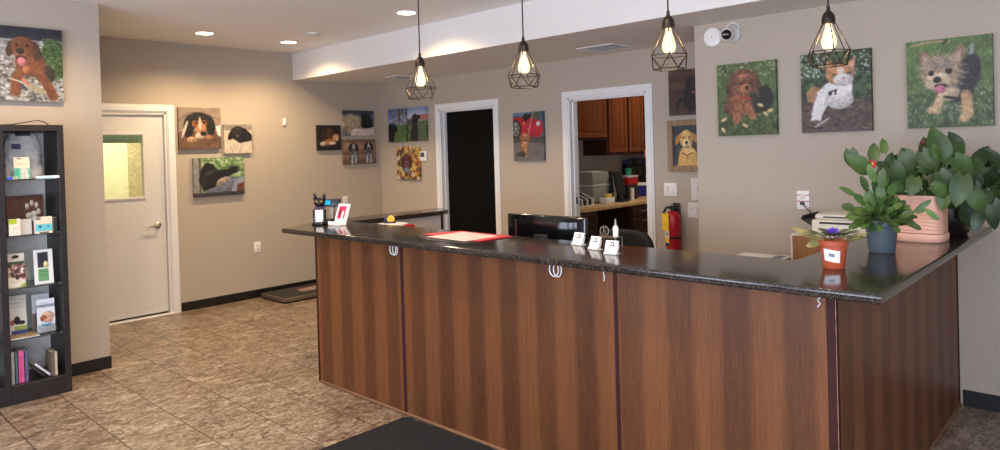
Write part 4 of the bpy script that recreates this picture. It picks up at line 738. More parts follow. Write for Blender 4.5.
t = [Vector((-5.5, 1.06, CH + .004)), Vector((-5.48, 1.12, CH + .006)), Vector((-5.45, 1.2, CH + .022)), Vector((-5.44, 1.26, CH + .034)), Vector((-5.44, 1.3, CH + .022)), Vector((-5.45, 1.325, CH + .004))]
bm = B(); tube(bm, t, .0035, 6); obj('power_cable', bm, M_BLACKP, case, loc=OY)
# ================= things on and around the desk
ZC = CT + .0006
M_CERAM = mat('black_glazed_ceramic', (16, 15, 17), .22, var=.15); M_WHITE = mat('white_card', (232, 231, 228), .45, var=.02)
def remesh(o, v):
    m = o.modifiers.new('one_skin', 'REMESH'); m.mode = 'VOXEL'; m.voxel_size = v; m.use_smooth_shade = True; s = o.modifiers.new('soft', 'SMOOTH'); s.factor = .5; s.iterations = 3
t = thing('cat_figurine', 'black seated cat figurine holding a white card on the worktop corner', 'figurine', (-4.44, 2.78, ZC), math.radians(50))
bm = B(); lathe(bm, [(0, 0), (.054, 0), (.058, .008), (.054, .018), (.046, .03), (.044, .07), (.04, .1), (.032, .125), (.0, .13)], 24, sy=.9); lathe(bm, [(0, 0), (.06, 0), (.064, .007), (.06, .016), (0, .017)], 28)
ball(bm, (0, -.006, .165), .042, 3, (1.02, .9, .9)); ball(bm, (0, -.036, .153), .017, 2, (1.2, 1, .8)); ball(bm, (-.026, -.04, .01), .016, 2, (1, 1.4, .8)); ball(bm, (.026, -.04, .01), .016, 2, (1, 1.4, .8))
for sx in (-1, 1): lathe(bm, [(0, 0), (.021, .0), (.014, .02), (.003, .048), (0, .049)], 14, M=Matrix.Translation((sx * .027, -.002, .188)) @ rot('Y', sx * 14), sy=.55)
for sx in (-1, 1): tube(bm, [(sx * .034, -.02, .11), (sx * .036, -.036, .07), (sx * .03, -.044, .02)], [.015, .013, .012], 10)
o = obj('body', bm, M_CERAM, t); remesh(o, .0035)
for sx in (-1, 1):
    bm = B(); ball(bm, (sx * .018, -.039, .171), .0075, 2, (1.1, .6, .9)); e = obj('eye', bm, mat('amber_eye', (190, 160, 70), .15), t); bm = B(); ball(bm, (sx * .018, -.0435, .171), .0032, 1, (.6, .5, 1.5)); obj('pupil', bm, M_CERAM, e)
bm = B(); box(bm, (-.028, -.053, .02), (.028, -.05, .108), .001, 1, M=rot('X', -3)); obj('card', bm, M_WHITE, t)
bm = B(); lathe(bm, [(.034, .122), (.039, .126), (.036, .133)], 24, sy=.95)
for sx in (-1, 1): leaf(bm, (0, -.038, .126), (sx, -.2, -.35), (0, -1, 0), .044, .026, 'oval', .2, .1)
obj('ribbon_bow', bm, mat('violet_ribbon', (70, 48, 84), .5), t)
p = aty(331, 222, 2.99); t = thing('customer_display', 'small dark display with blue lit screen on a pole behind the cat figurine', 'customer display', (-4.63, 2.99, ZC), math.radians(28))
bm = B(); box(bm, (-.04, -.05, 0), (.04, .05, .016), .004); obj('base', bm, M_BLACKP, t); bm = B(); box(bm, (.0, -.014, .016), (.034, .014, .112), .004); obj('pole', bm, mat('grey_plastic', (158, 152, 144), .45), t)
bm = B(); M = Matrix.Translation((.0, 0, .138)) @ rot('X', -8); box(bm, (-.085, -.02, -.03), (.085, .016, .03), .006, M=M); s_ = obj('screen_housing', bm, mat('dark_navy_plastic', (26, 38, 58), .35), t); bm = B(); box(bm, (-.072, -.0215, -.016), (.012, -.0202, .016), M=M); obj('lit_screen', bm, emit('blue_lcd', (40, 190, 240), 1.1), s_)
def redcard(w, h):
    p = Pic(w, h, 40, (240, 236, 236), 4); p.rect(.16, .1, .84, .72, (206, 60, 104), .1); p.rect(.16, .22, .5, .72, (214, 34, 74)); p.ell(.36, .44, .12, .14, (130, 40, 60)); p.rect(.5, .34, .68, .96, (244, 240, 242)); p.rect(.16, .76, .46, .8, (200, 180, 190)); return p
t = thing('sign_holder', 'white slanted leaflet holder with pink and red card beside the cat figurine', 'leaflet holder', (-4.27, 2.83, ZC), math.radians(6)); M = rot('X', -20)
bm = B(); box(bm, (-.066, .0, .004), (.066, .004, .16), .002, 1, M=M); box(bm, (-.066, -.05, .0), (.066, .012, .005), .002, 1); box(bm, (-.066, -.05, 0), (.066, -.046, .03), .002, 1); obj('holder', bm, M_WHITEP, t); print_obj('card', redcard(.118, .15), .002, PS, (0, -.001, .006), 0, -math.radians(20), parent=t, edge=(235, 230, 230))
# red folder, paper and dark sheet
def sheet(name, label, cat, pts, z, th, m):
    bm = B(); prism(bm, pts, z, z + th); return tag(obj(name, bm, m, smooth=False), label, cat)
sheet('dark_clear_mat', 'dark grey plastic mat under the red folder on the worktop', 'counter mat', [(-3.29, 2.73), (-3.21, 2.86), (-2.72, 2.7), (-2.74, 2.61), (-3.05, 2.61)], ZC, .002, mat('smoky_mat', (62, 58, 56), .25))  # thin dark grey sheet beneath the folder
sheet('red_folder', 'bright red folder lying on worktop beneath the white sheet', 'folder', [(-3.28, 2.775), (-3.17, 3.0), (-2.71, 2.975), (-2.725, 2.71)], ZC + .0025, .003, mat('red_card_stock', (206, 44, 60), .45, var=.04))
sheet('paper_sheet', 'pinkish white sheet of paper on the red folder', 'paper', [(-3.13, 2.68), (-3.115, 2.965), (-2.77, 2.925), (-2.78, 2.655)], ZC + .006, .0012, mat('pinkish_paper', (222, 204, 204), .55, var=.05, scale=90))
# business card holders
def bcard(w, h):
    p = Pic(w, h, 34, (238, 236, 232), 4); p.line([(.4, .2), (.6, .18), (.68, .32), (.6, .44), (.36, .44)], .09, (40, 38, 38)); p.line([(.3, .46), (.74, .46)], .06, (50, 50, 50)); lines(p, .2, .6, .62, .84, 3, (170, 168, 166), .025); return p
def cardholder(label, x, y, ang, w=.068):
    t = thing('business_card_holder', label, 'card holder', (x, y, ZC), ang, 'business card holders on the worktop'); bm = B(); M = rot('X', -22)
    box(bm, (-w / 2, -.012, 0), (w / 2, .03, .003), .001, 1); box(bm, (-w / 2, -.012, 0), (w / 2, -.0095, .01), .001, 1); box(bm, (-w / 2, .004, .003), (w / 2, .006, .05), .001, 1, M=M); obj('stand', bm, M_WHITEP, t)
    print_obj('card_stack', bcard(.066, .06), .008, PS, (0, .0025, .005), 0, -math.radians(22), parent=t, edge=(228, 226, 222)); return t
cardholder('business card holder right before the black monitor, beside the metal pen stand', -2.185, 2.905, math.radians(-4)); cardholder('business card holder directly in front of the metal pen stand', -2.02, 2.82, math.radians(-10)); cardholder('business card holder between pen stand and orange flower pot', -1.862, 2.735, math.radians(6))
t = thing('pen_stand', 'small tarnished metal pen stand with wire loops behind white business cards', 'pen stand', (-1.98, 2.9, ZC)); m_ = mat('tarnished_metal', (126, 112, 98), .35, .85, var=.25)
bm = B(); box(bm, (-.06, -.035, .055), (.06, .035, .06), .002, 1); obj('tray', bm, m_, t)
for sx in (-.054, .054):
    for sy in (-.03, .03): bm = B(); tube(bm, [(sx, sy, 0), (sx, sy, .055)], .0035, 8); obj('leg', bm, m_, t)
bm = B()
for k in range(4): a = k * PI / 2 + .4; tube(bm, [(-.03 + .022 * math.cos(q) * math.cos(a), .022 * math.cos(q) * math.sin(a), .085 + .024 * math.sin(q)) for q in [i * 2 * PI / 16 for i in range(16)]], .0026, 6, True)
obj('wire_loops', bm, m_, t)
t = thing('pump_bottle', 'tiny white pointed bottle standing on the metal pen stand', 'bottle', (-1.942, 2.9, ZC + .0607)); bm = B(); lathe(bm, [(0, 0), (.013, 0), (.014, .006), (.014, .045), (.008, .055), (0, .056)], 16); obj('bottle_body', bm, M_WHITEP, t); bm = B(); lathe(bm, [(.006, .056), (.006, .066), (.0025, .088), (0, .089)], 12); obj('nozzle', bm, mat('grey_nozzle', (150, 148, 146), .4), t)
# leash rings and clips under the worktop edge
M_RING = mat('white_coated_wire', (222, 220, 218), .35, var=.02)
for lab, x in (('pair of white leash rings under worktop edge beside the first panel joint', -3.288), ('pair of white leash rings under worktop edge at middle of wide panel', -2.055)):
    t = thing('leash_hook', lab, 'leash hook', (x, CF - .004, 0.986), 0, 'white leash rings')
    for sx, a in ((-.0105, 5), (.0105, -5)):
        bm = B(); M = Matrix.Translation((sx, -.010, 0)) @ rot('Z', a); tube(bm, [M @ Vector((.026 * math.cos(q), 0, .034 * math.sin(q))) for q in [i * 2 * PI / 24 for i in range(24)]], .0032, 8, True); obj('ring', bm, M_RING, t)
    bm = B(); box(bm, (-.008, -.016, .022), (.008, .0035, .0215 + .0), .0) if False else tube(bm, [(0, -.01, .0245), (0, .003, .0245)], .0045, 8); obj('screw_eye', bm, M_STEEL, t)
t = thing('cable_clip', 'tiny white wire clip under worktop beside the second panel joint', 'clip', (-1.783, CF - .004, .99)); bm = B(); tube(bm, [(-.002, 0, .016), (0, -.008, .008), (.004, -.007, -.012), (-.001, -.004, -.03)], .003, 6); obj('wire', bm, M_RING, t)
t = thing('cable_clip', 'tiny white twisted wire clip under worktop near the outer corner strip', 'clip', (-.859, CF - .004, .985)); bm = B(); tube(bm, [(.004 * math.cos(k), -.008 + .004 * math.sin(k), .02 - .0036 * k) for k in [i * .6 for i in range(18)]], .0022, 6); obj('wire', bm, M_RING, t)
# monitor, seen from its back
t = thing('computer_monitor', 'glossy black computer monitor with its back to the worktop', 'monitor', (-2.725, 3.3, .7455)); W2 = .312; mg = mat('piano_black_plastic', (11, 11, 13), .12, var=.1, coat=.4)
bm = B(); box(bm, (-W2, -.012, .03), (W2, .02, .403), .01, 3); prism(bm, [(-.25, .0), (.25, .0), (.2, .03), (-.2, .03)], .08, .37, M=Matrix(((1, 0, 0, 0), (0, -1, 0, -.012), (0, 0, 1, 0), (0, 0, 0, 1)))); obj('housing', bm, mg, t)
bm = B(); box(bm, (-W2 + .015, .0195, .045), (W2 - .015, .0215, .39)); obj('screen', bm, mat('dark_screen', (20, 22, 26), .1), t); bm = B(); box(bm, (-.05, -.058, -.0 + .18), (.05, -.042, .288), .004); obj('mount_cover', bm, mat('satin_black', (40, 40, 44), .3), t); bm = B(); box(bm, (-.03, -.066, .004), (.03, -.044, .2), .004); obj('neck', bm, M_BLACKP, t); bm = B(); lathe(bm, [(0, 0), (.13, 0), (.13, .006), (.1, .014), (0, .016)], 32, c=(0, -.03, 0), sy=.75); obj('base', bm, M_BLACKP, t)
# office chair
a, b = aty(605, 236, 3.92), aty(655.5, 240, 3.92); cx_ = (a.x + b.x) / 2 - .02; t = thing('office_chair', 'black office chair backrest rising behind the worktop', 'office chair', (cx_, 3.72, 0)); mf = mat('black_mesh_fabric', (15, 15, 17), .75, var=.2, scale=300)
bm = B(); hw = (b.x - a.x) / 2 + .03; bmesh.ops.create_grid(bm, x_segments=14, y_segments=14, size=.5)
for v in bm.verts:
    x, y = v.co.x * 2, v.co.y * 2; k = (abs(x) ** 4 + abs(y) ** 4) ** .25; q = max(abs(x), abs(y), 1e-6) / max(k, 1e-6); x, y = x * q, y * q; v.co = (hw * x, .16 + .045 * (1 - x * x) - .02 * y, .78 + (aty(630, 229.5, 3.92).z - .78) * y)
o = obj('backrest', bm, mf, t, ang=80); so = o.modifiers.new('pad', 'SOLIDIFY'); so.thickness = .05; so.offset = 0; be = o.modifiers.new('edge', 'BEVEL'); be.width = .015; be.segments = 2
bm = B(); box(bm, (-.24, -.2, .43), (.24, .2, .5), .03, 3); obj('seat', bm, mf, t); bm = B(); tube(bm, [(0, .17, .5), (0, .2, .6), (0, .19, .75)], .02, 8); obj('back_post', bm, M_BLACKP, t); bm = B(); lathe(bm, [(0, .1), (.03, .1), (.03, .25), (.022, .25), (.022, .43), (0, .43)], 16); obj('gas_column', bm, M_BLACKP, t)
for k in range(5):
    a_ = k * 2 * PI / 5 + .3; bm = B(); tube(bm, [(0, 0, .1), (.15 * math.cos(a_), .15 * math.sin(a_), .085), (.27 * math.cos(a_), .27 * math.sin(a_), .062)], [.024, .018, .014], 8); l_ = obj('base_spoke', bm, M_BLACKP, t); bm = B(); tube(bm, [(.27 * math.cos(a_) - .015 * math.sin(a_), .27 * math.sin(a_) + .015 * math.cos(a_), .028), (.27 * math.cos(a_) + .015 * math.sin(a_), .27 * math.sin(a_) - .015 * math.cos(a_), .028)], .027, 14); obj('caster', bm, M_BLACKP, l_)
# receipt printer + tape dispenser + red cup behind the worktop's back edge
t = thing('receipt_printer', 'white receipt printer box just behind worktop near the end wing', 'receipt printer', (-4.02, 3.25, .7455)); t.location = (-4.03, 3.2, .7455); bm = B(); box(bm, (-.085, -.09, 0), (.085, .09, .29), .012, 3); obj('housing', bm, M_WHITEP, t); bm = B(); box(bm, (-.06, -.0915, .2), (.06, -.0895, .21)); obj('paper_slot', bm, M_BLACKP, t)
t.location = (aty(392, 225, 3.2).x, 3.2, .7455); t0 = t
t = thing('tape_dispenser', 'little yellow and navy tape dispenser on the white receipt printer', 'tape dispenser', (t0.location.x - .01, 3.2, .7455 + .2905), math.radians(45)); bm = B(); tube(bm, [(0, -.016, .03), (0, .016, .03)], .028, 20); obj('tape_roll', bm, mat('yellow_tape', (226, 178, 36), .4), t); bm = B(); box(bm, (-.05, -.02, 0), (.035, .02, .012), .003); box(bm, (-.05, -.02, .01), (-.026, .02, .05), .006); obj('dispenser_body', bm, mat('navy_plastic', (26, 32, 58), .4), t)
t = thing('pencil_cup', 'red cup whose rim shows just behind worktop near black door', 'cup', (aty(409, 226, 3.25).x, 3.25, .7455)); bm = B(); lathe(bm, [(0, 0), (.036, 0), (.042, .28), (.038, .28), (.034, .01), (0, .01)], 24); obj('cup_wall', bm, mat('red_plastic', (186, 30, 36), .35), t)
# printer corner
t = thing('printer_stand', 'wood-sided printer stand with cream edges behind the worktop', 'printer stand', (-1.345, 4.42, .7455)); mo = wood('light_oak_laminate', (150, 104, 66), (166, 118, 76), (180, 134, 92), .3, .4); bm = B(); box(bm, (-.215, -.205, 0), (-.2, .2, .25)); box(bm, (.2, -.205, 0), (.215, .2, .25)); box(bm, (-.2, -.203, 0), (.2, -.19, .25)); obj('panel', bm, mo, t, smooth=False); bm = B(); box(bm, (-.225, -.21, .2505), (.225, .21, .262), .002, 1); box(bm, (-.2255, -.2085, 0), (-.2155, -.2, .2505)); obj('cream_edge_top', bm, mat('cream_edging', (222, 212, 190), .5), t)
t = thing('printer', 'cream desktop printer with black tray on the wood-sided stand', 'printer', (-1.3, 4.42, .7455 + .2625)); mp_ = mat('cream_plastic', (214, 208, 192), .42, var=.03)
bm = B(); box(bm, (-.165, -.16, 0), (.17, .17, .085), .012, 3); box(bm, (-.15, -.15, .084), (.16, .16, .118), .014, 3); obj('housing', bm, mp_, t); bm = B(); box(bm, (-.12, -.162, .062), (.15, -.1555, .074), .001, 1); box(bm, (-.1, -.152, .098), (.15, -.148, .106), .001, 1); obj('paper_slot', bm, mat('dark_slot', (40, 38, 38), .5), t); bm = B(); M = Matrix.Translation((-.155, 0, .03)) @ rot('Y', 32); box(bm, (-.1, -.13, 0), (0, .14, .008), .003, 1, M=M); box(bm, (-.1, -.13, 0), (-.092, .14, .03), .003, 1, M=M); obj('paper_tray', bm, M_BLACKP, t)
a, b = aty(737, 256, 4.5), aty(786, 258, 4.5); t = thing('binder', 'flat white binder of papers on rear desk below curly dog canvas', 'binder', ((a.x + b.x) / 2, 4.5, .7455), .03); w_ = (b.x - a.x) / 2; bm = B(); box(bm, (-w_, -.13, .054), (w_, .13, .058), .001, 1); box(bm, (-w_, -.13, 0), (w_, .13, .004), .001, 1); box(bm, (-w_, .126, 0), (w_, .13, .058), .001, 1); obj('cover', bm, M_WHITE, t); bm = B(); box(bm, (-w_ + .008, -.125, .0045), (w_ - .012, .122, .0535)); obj('pages', bm, mat('grey_pages', (176, 178, 186), .7, var=.2, scale=200), t); bm = B(); box(bm, (w_ - .09, -.12, .0582), (w_ - .03, .1, .0592)); obj('spine_label', bm, mat('blue_grey_label', (110, 122, 150), .5), t)
# floor mat and animal scale
bm = B(); pts = [(-3.2, 1.2), (-1.55, 1.2), (-1.55, 2.535)] + [(-1.55 - 1.62 * k / 24, 2.54 + .006 * math.sin(k * 1.3) + (.006 if 12 < k < 20 else 0)) for k in range(1, 24)] + [(-3.17, 2.546), (-3.2, 2.52)]
prism(bm, pts, .0008, .011); s = N('black_ribbed_carpet'); f = s.noise(s.coord((1, 1, 1)), 240, 4, .7); s.bsdf(Base_Color=s.ramp(f, [(.3, lin((7, 7, 9))), (.7, lin((30, 31, 35)))]), Roughness=.95, Normal=s.bump(f, .8, .004)); tag(obj('floor_mat', bm, s.m, smooth=False), 'black carpet mat on tiles against front of reception desk', 'mat')
t = thing('animal_scale', 'low black platform scale with metal rim by the picture wall', 'pet scale', (-6.88, 4.25, 0)); mr = mat('dull_aluminium', (128, 116, 102), .4, .7); bm = B(); box(bm, (-.25, -.56, .016), (.25, .56, .06), .008); obj('rim', bm, mr, t); bm = B(); box(bm, (-.24, -.55, .001), (.24, .55, .0155)); obj('base', bm, M_BLACKP, t)
def scalepic(w, h):
    p = Pic(w, h, 90, (38, 36, 36), 9); p.ar; c = [(206, 150, 140), (196, 182, 172)]
    for k in range(6): p.line([(.31 + .05 * k, .3), (.33 + .05 * k, .42), (.31 + .05 * k, .5)], .018, c[0]); p.line([(.27 + .05 * k, .56), (.31 + .05 * k, .66)], .016, c[1])
    p.line([(.29, .46), (.6, .4)], .014, c[1]); p.line([(.31, .58), (.58, .54)], .014, c[0]); return p
o = print_obj('rubber_platform', scalepic(1.09, .47), .004, print_mat('printed_rubber', .6), (0, 0, .0655), 0, parent=t, zc=True); o.rotation_euler = (-PI / 2, 0, PI / 2); o.location = (0, 0, .0602)
# ================= plants on the right wing of the worktop
def leaf_mat(name, c0, c1, c2, rough=.46, scale=9):
    s = N(name); v = s.coord(); f = s.noise(v, scale, 3, .6); g = s.noise(v, 120, 3); c = s.ramp(f, [(.3, lin(c0)), (.55, lin(c1)), (.75, lin(c2))])
    ge = s.t.nodes.new('ShaderNodeNewGeometry'); rv = ge.outputs['Random Per Island']; c = s.mix(s.math('MULTIPLY', rv, .35), c, lin([min(255, x * 1.35) for x in c2])); c = s.mix(s.math('GREATER_THAN', rv, .72), c, s.mix(.55, c, lin([x * .75 for x in c0])))
    b = s.bsdf(Base_Color=c, Roughness=rough, Normal=s.bump(g, .1, .002)); b.inputs['Subsurface Weight'].default_value = 0.0
    return s.m
M_ANTH = leaf_mat('anthurium_leaf', (26, 48, 17), (48, 76, 28), (88, 110, 50)); M_POTH = leaf_mat('pothos_leaf', (20, 40, 18), (36, 62, 26), (64, 88, 42), .4); M_CACT = leaf_mat('leaf_cactus_green', (32, 56, 22), (52, 82, 33), (90, 116, 54), .5); M_VIOL = leaf_mat('violet_leaf', (48, 62, 40), (70, 86, 56), (98, 112, 76), .7, 30); M_STEM = mat('green_stem', (74, 104, 52), .5, var=.15); M_SOIL = mat('potting_soil', (40, 28, 22), .95, var=.3, scale=120, bump=.6)
CAMP = Vector((0, 0, EYE))
def toward(p): return (CAMP - p).normalized()
# ---- peach square pot with anthurium
c = atz(922, 241, CT); a, b = aty(893, 194, 3.86), aty(949, 195, 3.86); pc = Vector((-.826, 3.95, ZC)); ph = .226; hw = .106
anth = thing('potted_anthurium', 'anthurium with heart-shaped leaves and red flower in carved peach planter', 'potted plant', pc)
mp = mat('peach_glaze', (222, 172, 150), .4, var=.04, scale=12)
def sq(r, z, n=48, e=4.2):
    o = []
    for i in range(n):
        q = 2 * PI * i / n; x, y = math.cos(q), math.sin(q); k = (abs(x) ** e + abs(y) ** e) ** (-1 / e); o.append(Vector((r * x * k, r * y * k, z)))
    return o
def loft(bm, rings, capb=True, capt=False):
    vs = [[bm.verts.new(p) for p in r] for r in rings]
    for A, C in zip(vs, vs[1:]):
        for j in range(len(A)): bm.faces.new((A[j], A[(j + 1) % len(A)], C[(j + 1) % len(A)], C[j]))
    if capb: bm.faces.new(vs[0][::-1])
    if capt: bm.faces.new(vs[-1])
    return bm
bm = B(); rings = []
for k in range(61):
    z = .045 + (ph - .045) * k / 60; r0 = hw * (.985 + .02 * k / 60); ring = sq(r0, z, 72)
    for i, p in enumerate(ring):
        if k < 36:
            q = 2 * PI * i / 72; wv = math.sin(z * 330 + 1.6 * math.sin(q * 2 + 1) + .7 * math.sin(q * 5 + z * 60)); d = 1 + .012 * wv * (1 if k < 32 else (36 - k) / 4); p.x *= d; p.y *= d
    rings.append(ring)
rings += [sq(hw * .995, ph + .003, 72), sq(hw * .93, ph, 72), sq(hw * .91, ph - .03, 72)]; loft(bm, rings); obj('planter', bm, mp, anth, ang=60)
bm = B(); loft(bm, [sq(hw * 1.0, 0, 72), sq(hw * 1.03, .004, 72), sq(hw * 1.035, .036, 72), sq(hw * 1.0, .0415, 72), sq(hw * .95, .0415, 72)], True, True); obj('saucer', bm, mp, anth, ang=50)
bm = B(); loft(bm, [sq(hw * .9, ph - .035, 72), sq(hw * .9, ph - .03, 72)], True, True); obj('soil', bm, M_SOIL, anth, smooth=False)
def grow(root, bml, bms, tip, L, W, up, nrm=None, kind='heart', soil_r=.04, sr=.0022, fold=.22, droop=.25, sz=None):
    """a leaf whose blade starts at tip (world) on a bowed stem from the pot's soil"""
    o = root.location; base = Vector((R_.uniform(-1, 1) * soil_r, R_.uniform(-1, 1) * soil_r, sz if sz is not None else ph - .03)); t = Vector(tip) - Vector(o); W *= 1.08 if root is anth else 1.0; L *= .92 if root is anth else .84
    mid = base.lerp(t, .5) + Vector((0, 0, .25 * (t - base).length * .5)); mid.x = base.x * .45 + t.x * .55; mid.y = base.y * .45 + t.y * .55
    if bms is not None: tube(bms, bez(base, mid, t, 7), sr, 5)
    n = nrm if nrm is not None else (toward(Vector(tip)) + Vector((R_.uniform(-.3, .3), R_.uniform(-.3, .3), .35 + R_.uniform(-.2, .2)))); leaf(bml, t, up, n, L, W, kind, fold, droop, 8)
def imgdir(dx, dy, depth=0.0):
    """direction in the room for a direction on the picture plane (right, down), with some depth"""
    r, d, f = [Vector(q) for q in CAMR]; return r * dx + d * dy + f * depth
bl, bs = B(), B()
# (u, v of leaf base, Y, direction right/down, length, width, depth tilt)
AL = [(867, 170, 3.80, -.75, -.55, .135, .125, -.1), (850, 150, 3.82, .1, 1, .11, .1, -.2), (874, 160, 3.86, .05, -1, .1, .085, .1), (884, 152, 3.9, .1, -1, .085, .06, .2), (898, 178, 3.78, -.3, -1, .1, .1, -.3), (884, 178, 3.80, -.6, .5, .1, .09, -.3), (905, 152, 3.88, .2, .95, .11, .12, -.2), (922, 152, 3.86, .5, .8, .12, .12, -.3), (928, 160, 3.92, -.05, -1, .13, .11, .1), (942, 158, 3.9, -.25, -1, .17, .15, .0), (950, 160, 3.95, .5, -.8, .14, .12, .1), (955, 158, 3.88, .6, .75, .14, .13, -.2), (940, 172, 3.82, .4, .9, .12, .11, -.2), (915, 178, 3.8, -.4, .9, .1, .1, -.3), (963, 176, 3.86, -.35, .95, .16, .13, -.2), (934, 185, 3.8, .7, .7, .1, .09, -.2), (892, 165, 3.95, .8, -.5, .1, .1, .1), (905, 185, 3.8, -.9, .2, .09, .08, -.2), (965, 165, 3.98, .85, .1, .14, .12, 0), (912, 165, 3.97, -.3, -.9, .11, .1, .2), (972, 190, 3.9, .3, .95, .13, .11, -.2), (945, 190, 3.85, -.3, 1, .11, .09, -.2)]
for u, v, Y, dx, dy, L, W, dp in AL: grow(anth, bl, bs, aty(u, v, Y), L, W, imgdir(dx, dy, dp), soil_r=.07)
for _ in range(26):
    u, v, Y = R_.uniform(888, 965), R_.uniform(156, 192), R_.uniform(3.88, 4.02); grow(anth, bl, bs, aty(u, v, Y), R_.uniform(.08, .12), R_.uniform(.07, .1), imgdir(R_.uniform(-1, 1), R_.uniform(-.6, 1), R_.uniform(-.3, .3)), soil_r=.07)
for _ in range(16):
    u, v, Y = R_.uniform(888, 960), R_.uniform(170, 194), R_.uniform(3.86, 4.0); grow(anth, bl, bs, aty(u, v, Y), R_.uniform(.08, .11), R_.uniform(.07, .09), imgdir(R_.uniform(-1, 1), R_.uniform(-.9, .5), R_.uniform(-.3, .3)), soil_r=.07)
obj('stems', bs, M_STEM, anth); obj('foliage', bl, M_ANTH, anth, ang=80)
t_ = aty(873, 164, 3.82) - pc; bm = B(); tube(bm, bez((-.03, -.02, ph - .03), (-.06, -.04, .32), t_, 8), .0022, 5); obj('flower_stalk', bm, M_STEM, anth); bm = B(); leaf(bm, t_ + Vector((.0, 0, .012)), imgdir(-.55, .75, -.2), toward(t_ + pc), .06, .062, 'heart', .25, .2); fl = obj('red_flower', bm, mat('red_spathe', (196, 30, 40), .3), anth); bm = B(); tube(bm, [t_ + Vector((0, -.004, .006)), t_ + imgdir(-.25, .1, -.35) * .05], [.004, .0028], 6); obj('spadix', bm, mat('cream_spadix', (226, 206, 130), .5), fl)
t_ = aty(923, 142, 3.86) - pc; bm = B(); tube(bm, bez((.02, -.02, ph - .03), (0, -.02, .36), t_, 8), .0022, 5); ball(bm, t_, .012, 2, (.8, .8, 1.2)); obj('flower_bud', bm, mat('dark_red_bud', (92, 30, 42), .4), anth)
# ---- trailing pothos behind, in a dark bowl
pp = Vector((-.775, 4.28, ZC)); poth = thing('potted_pothos', 'trailing dark green pothos in dark bowl behind the peach planter', 'potted plant', pp)
bm = B(); lathe(bm, [(0, 0), (.085, 0), (.1, .02), (.118, .1), (.12, .14), (.112, .14), (.108, .12), (0, .118)], 32); obj('bowl', bm, mat('dark_brown_glaze', (30, 24, 23), .3, var=.1), poth); bm = B(); lathe(bm, [(0, .1185), (.106, .1185), (.1, .124), (0, .126)], 24); obj('soil', bm, M_SOIL, poth)
bl, bs = B(), B()
PL = [(975, 166, 4.2, .55, -.85, .16, .11, 0), (960, 150, 4.3, -.4, -.9, .13, .11, .1), (985, 178, 4.2, .8, .45, .14, .11, -.1), (992, 190, 4.15, .3, .95, .15, .11, -.1), (990, 205, 4.1, .15, 1, .15, .1, -.1), (978, 198, 4.15, .5, .85, .14, .11, -.2), (968, 200, 4.15, -.15, 1, .14, .11, -.2), (980, 212, 4.08, -.4, .9, .13, .09, -.2), (996, 176, 4.2, .7, .7, .14, .1, 0), (1000, 200, 4.1, .2, 1, .14, .1, -.1), (984, 165, 4.35, .9, -.3, .13, .1, .1), (972, 182, 4.15, .2, .95, .12, .1, -.2), (998, 165, 4.3, .8, .3, .13, .1, 0), (970, 175, 4.3, -.2, -1, .13, .11, .1), (1003, 185, 4.15, .9, .4, .13, .1, 0), (988, 192, 4.12, -.6, .7, .12, .1, -.2), (962, 212, 4.14, .5, .85, .11, .09, -.2)]
for u, v, Y, dx, dy, L, W, dp in PL: grow(poth, bl, bs, aty(u, v, Y), L, W, imgdir(dx, dy, dp), soil_r=.07, sz=.12)
for _ in range(34):
    u, v, Y = R_.uniform(955, 1012), R_.uniform(158, 212), R_.uniform(4.15, 4.42); grow(poth, bl, bs, aty(u, v, Y), R_.uniform(.09, .13), R_.uniform(.075, .1), imgdir(R_.uniform(-.6, 1), R_.uniform(-.6, 1), R_.uniform(-.2, .2)), soil_r=.07, sz=.12)
obj('stems', bs, M_STEM, poth); obj('foliage', bl, M_POTH, poth, ang=80)
# ---- leaf cactus in a grey pot
gp = atz(883, 254, CT) + Vector((-.017, .052, .0006)); cact = thing('potted_leaf_cactus', 'bushy leaf cactus with lobed flat stems in slate grey pot', 'potted plant', gp)
bm = B(); lathe(bm, [(0, 0), (.05, 0), (.053, .004), (.066, .118), (.07, .12), (.071, .146), (.067, .147), (.063, .13), (0, .128)], 36); obj('pot', bm, mat('slate_grey_pot', (78, 90, 100), .5, var=.05), cact); bm = B(); lathe(bm, [(0, .1285), (.062, .1285), (.05, .136), (0, .138)], 24); obj('soil', bm, M_SOIL, cact)
bl = B()
def strand(p, d, n, L, W, sag, kind='oval'):
    p = Vector(p); d = Vector(d).normalized()
    for k in range(n):
        nr = toward(p + gp) * .7 + Vector((R_.uniform(-.5, .5), R_.uniform(-.5, .5), .6)); l = L * R_.uniform(.85, 1.15); leaf(bl, p, d, nr, l, W * R_.uniform(.85, 1.1), kind, .12, .12, 12, .14); p = p + d * l * .9 - Vector((0, 0, .1 * l)); d = (d + Vector((R_.uniform(-.18, .18), R_.uniform(-.18, .18), -sag))).normalized()
for _ in range(150):
    a_ = R_.uniform(0, 2 * PI); e = R_.uniform(.1, 1.5); d = Vector((math.cos(a_) * math.cos(e), math.sin(a_) * math.cos(e), math.sin(e))); strand((R_.uniform(-.035, .035), R_.uniform(-.035, .035), .135), d, R_.choice([2, 3, 3]), .05, .044, .34)
for u, v in ((850, 190), (846, 205), (852, 215), (862, 180), (873, 172), (880, 178), (868, 195), (893, 190), (858, 222)):
    tgt = aty(u, v, gp.y - .03) - gp; dd = tgt - Vector((0, 0, .16)); strand(Vector((0, 0, .15)) + dd * .45, dd.normalized() + Vector((0, 0, .2)), 2, dd.length * .42, .06, .2)
pts = [aty(u, v, gp.y - .06) - gp for u, v in ((902, 214), (914, 212), (925, 209), (938, 219))]
for q0, q1 in zip(pts, pts[1:]): leaf(bl, q0, q1 - q0, toward(q0 + gp) + Vector((0, 0, .4)), (q1 - q0).length * 1.1, .04, 'oval', .1, .05, 10, .1)
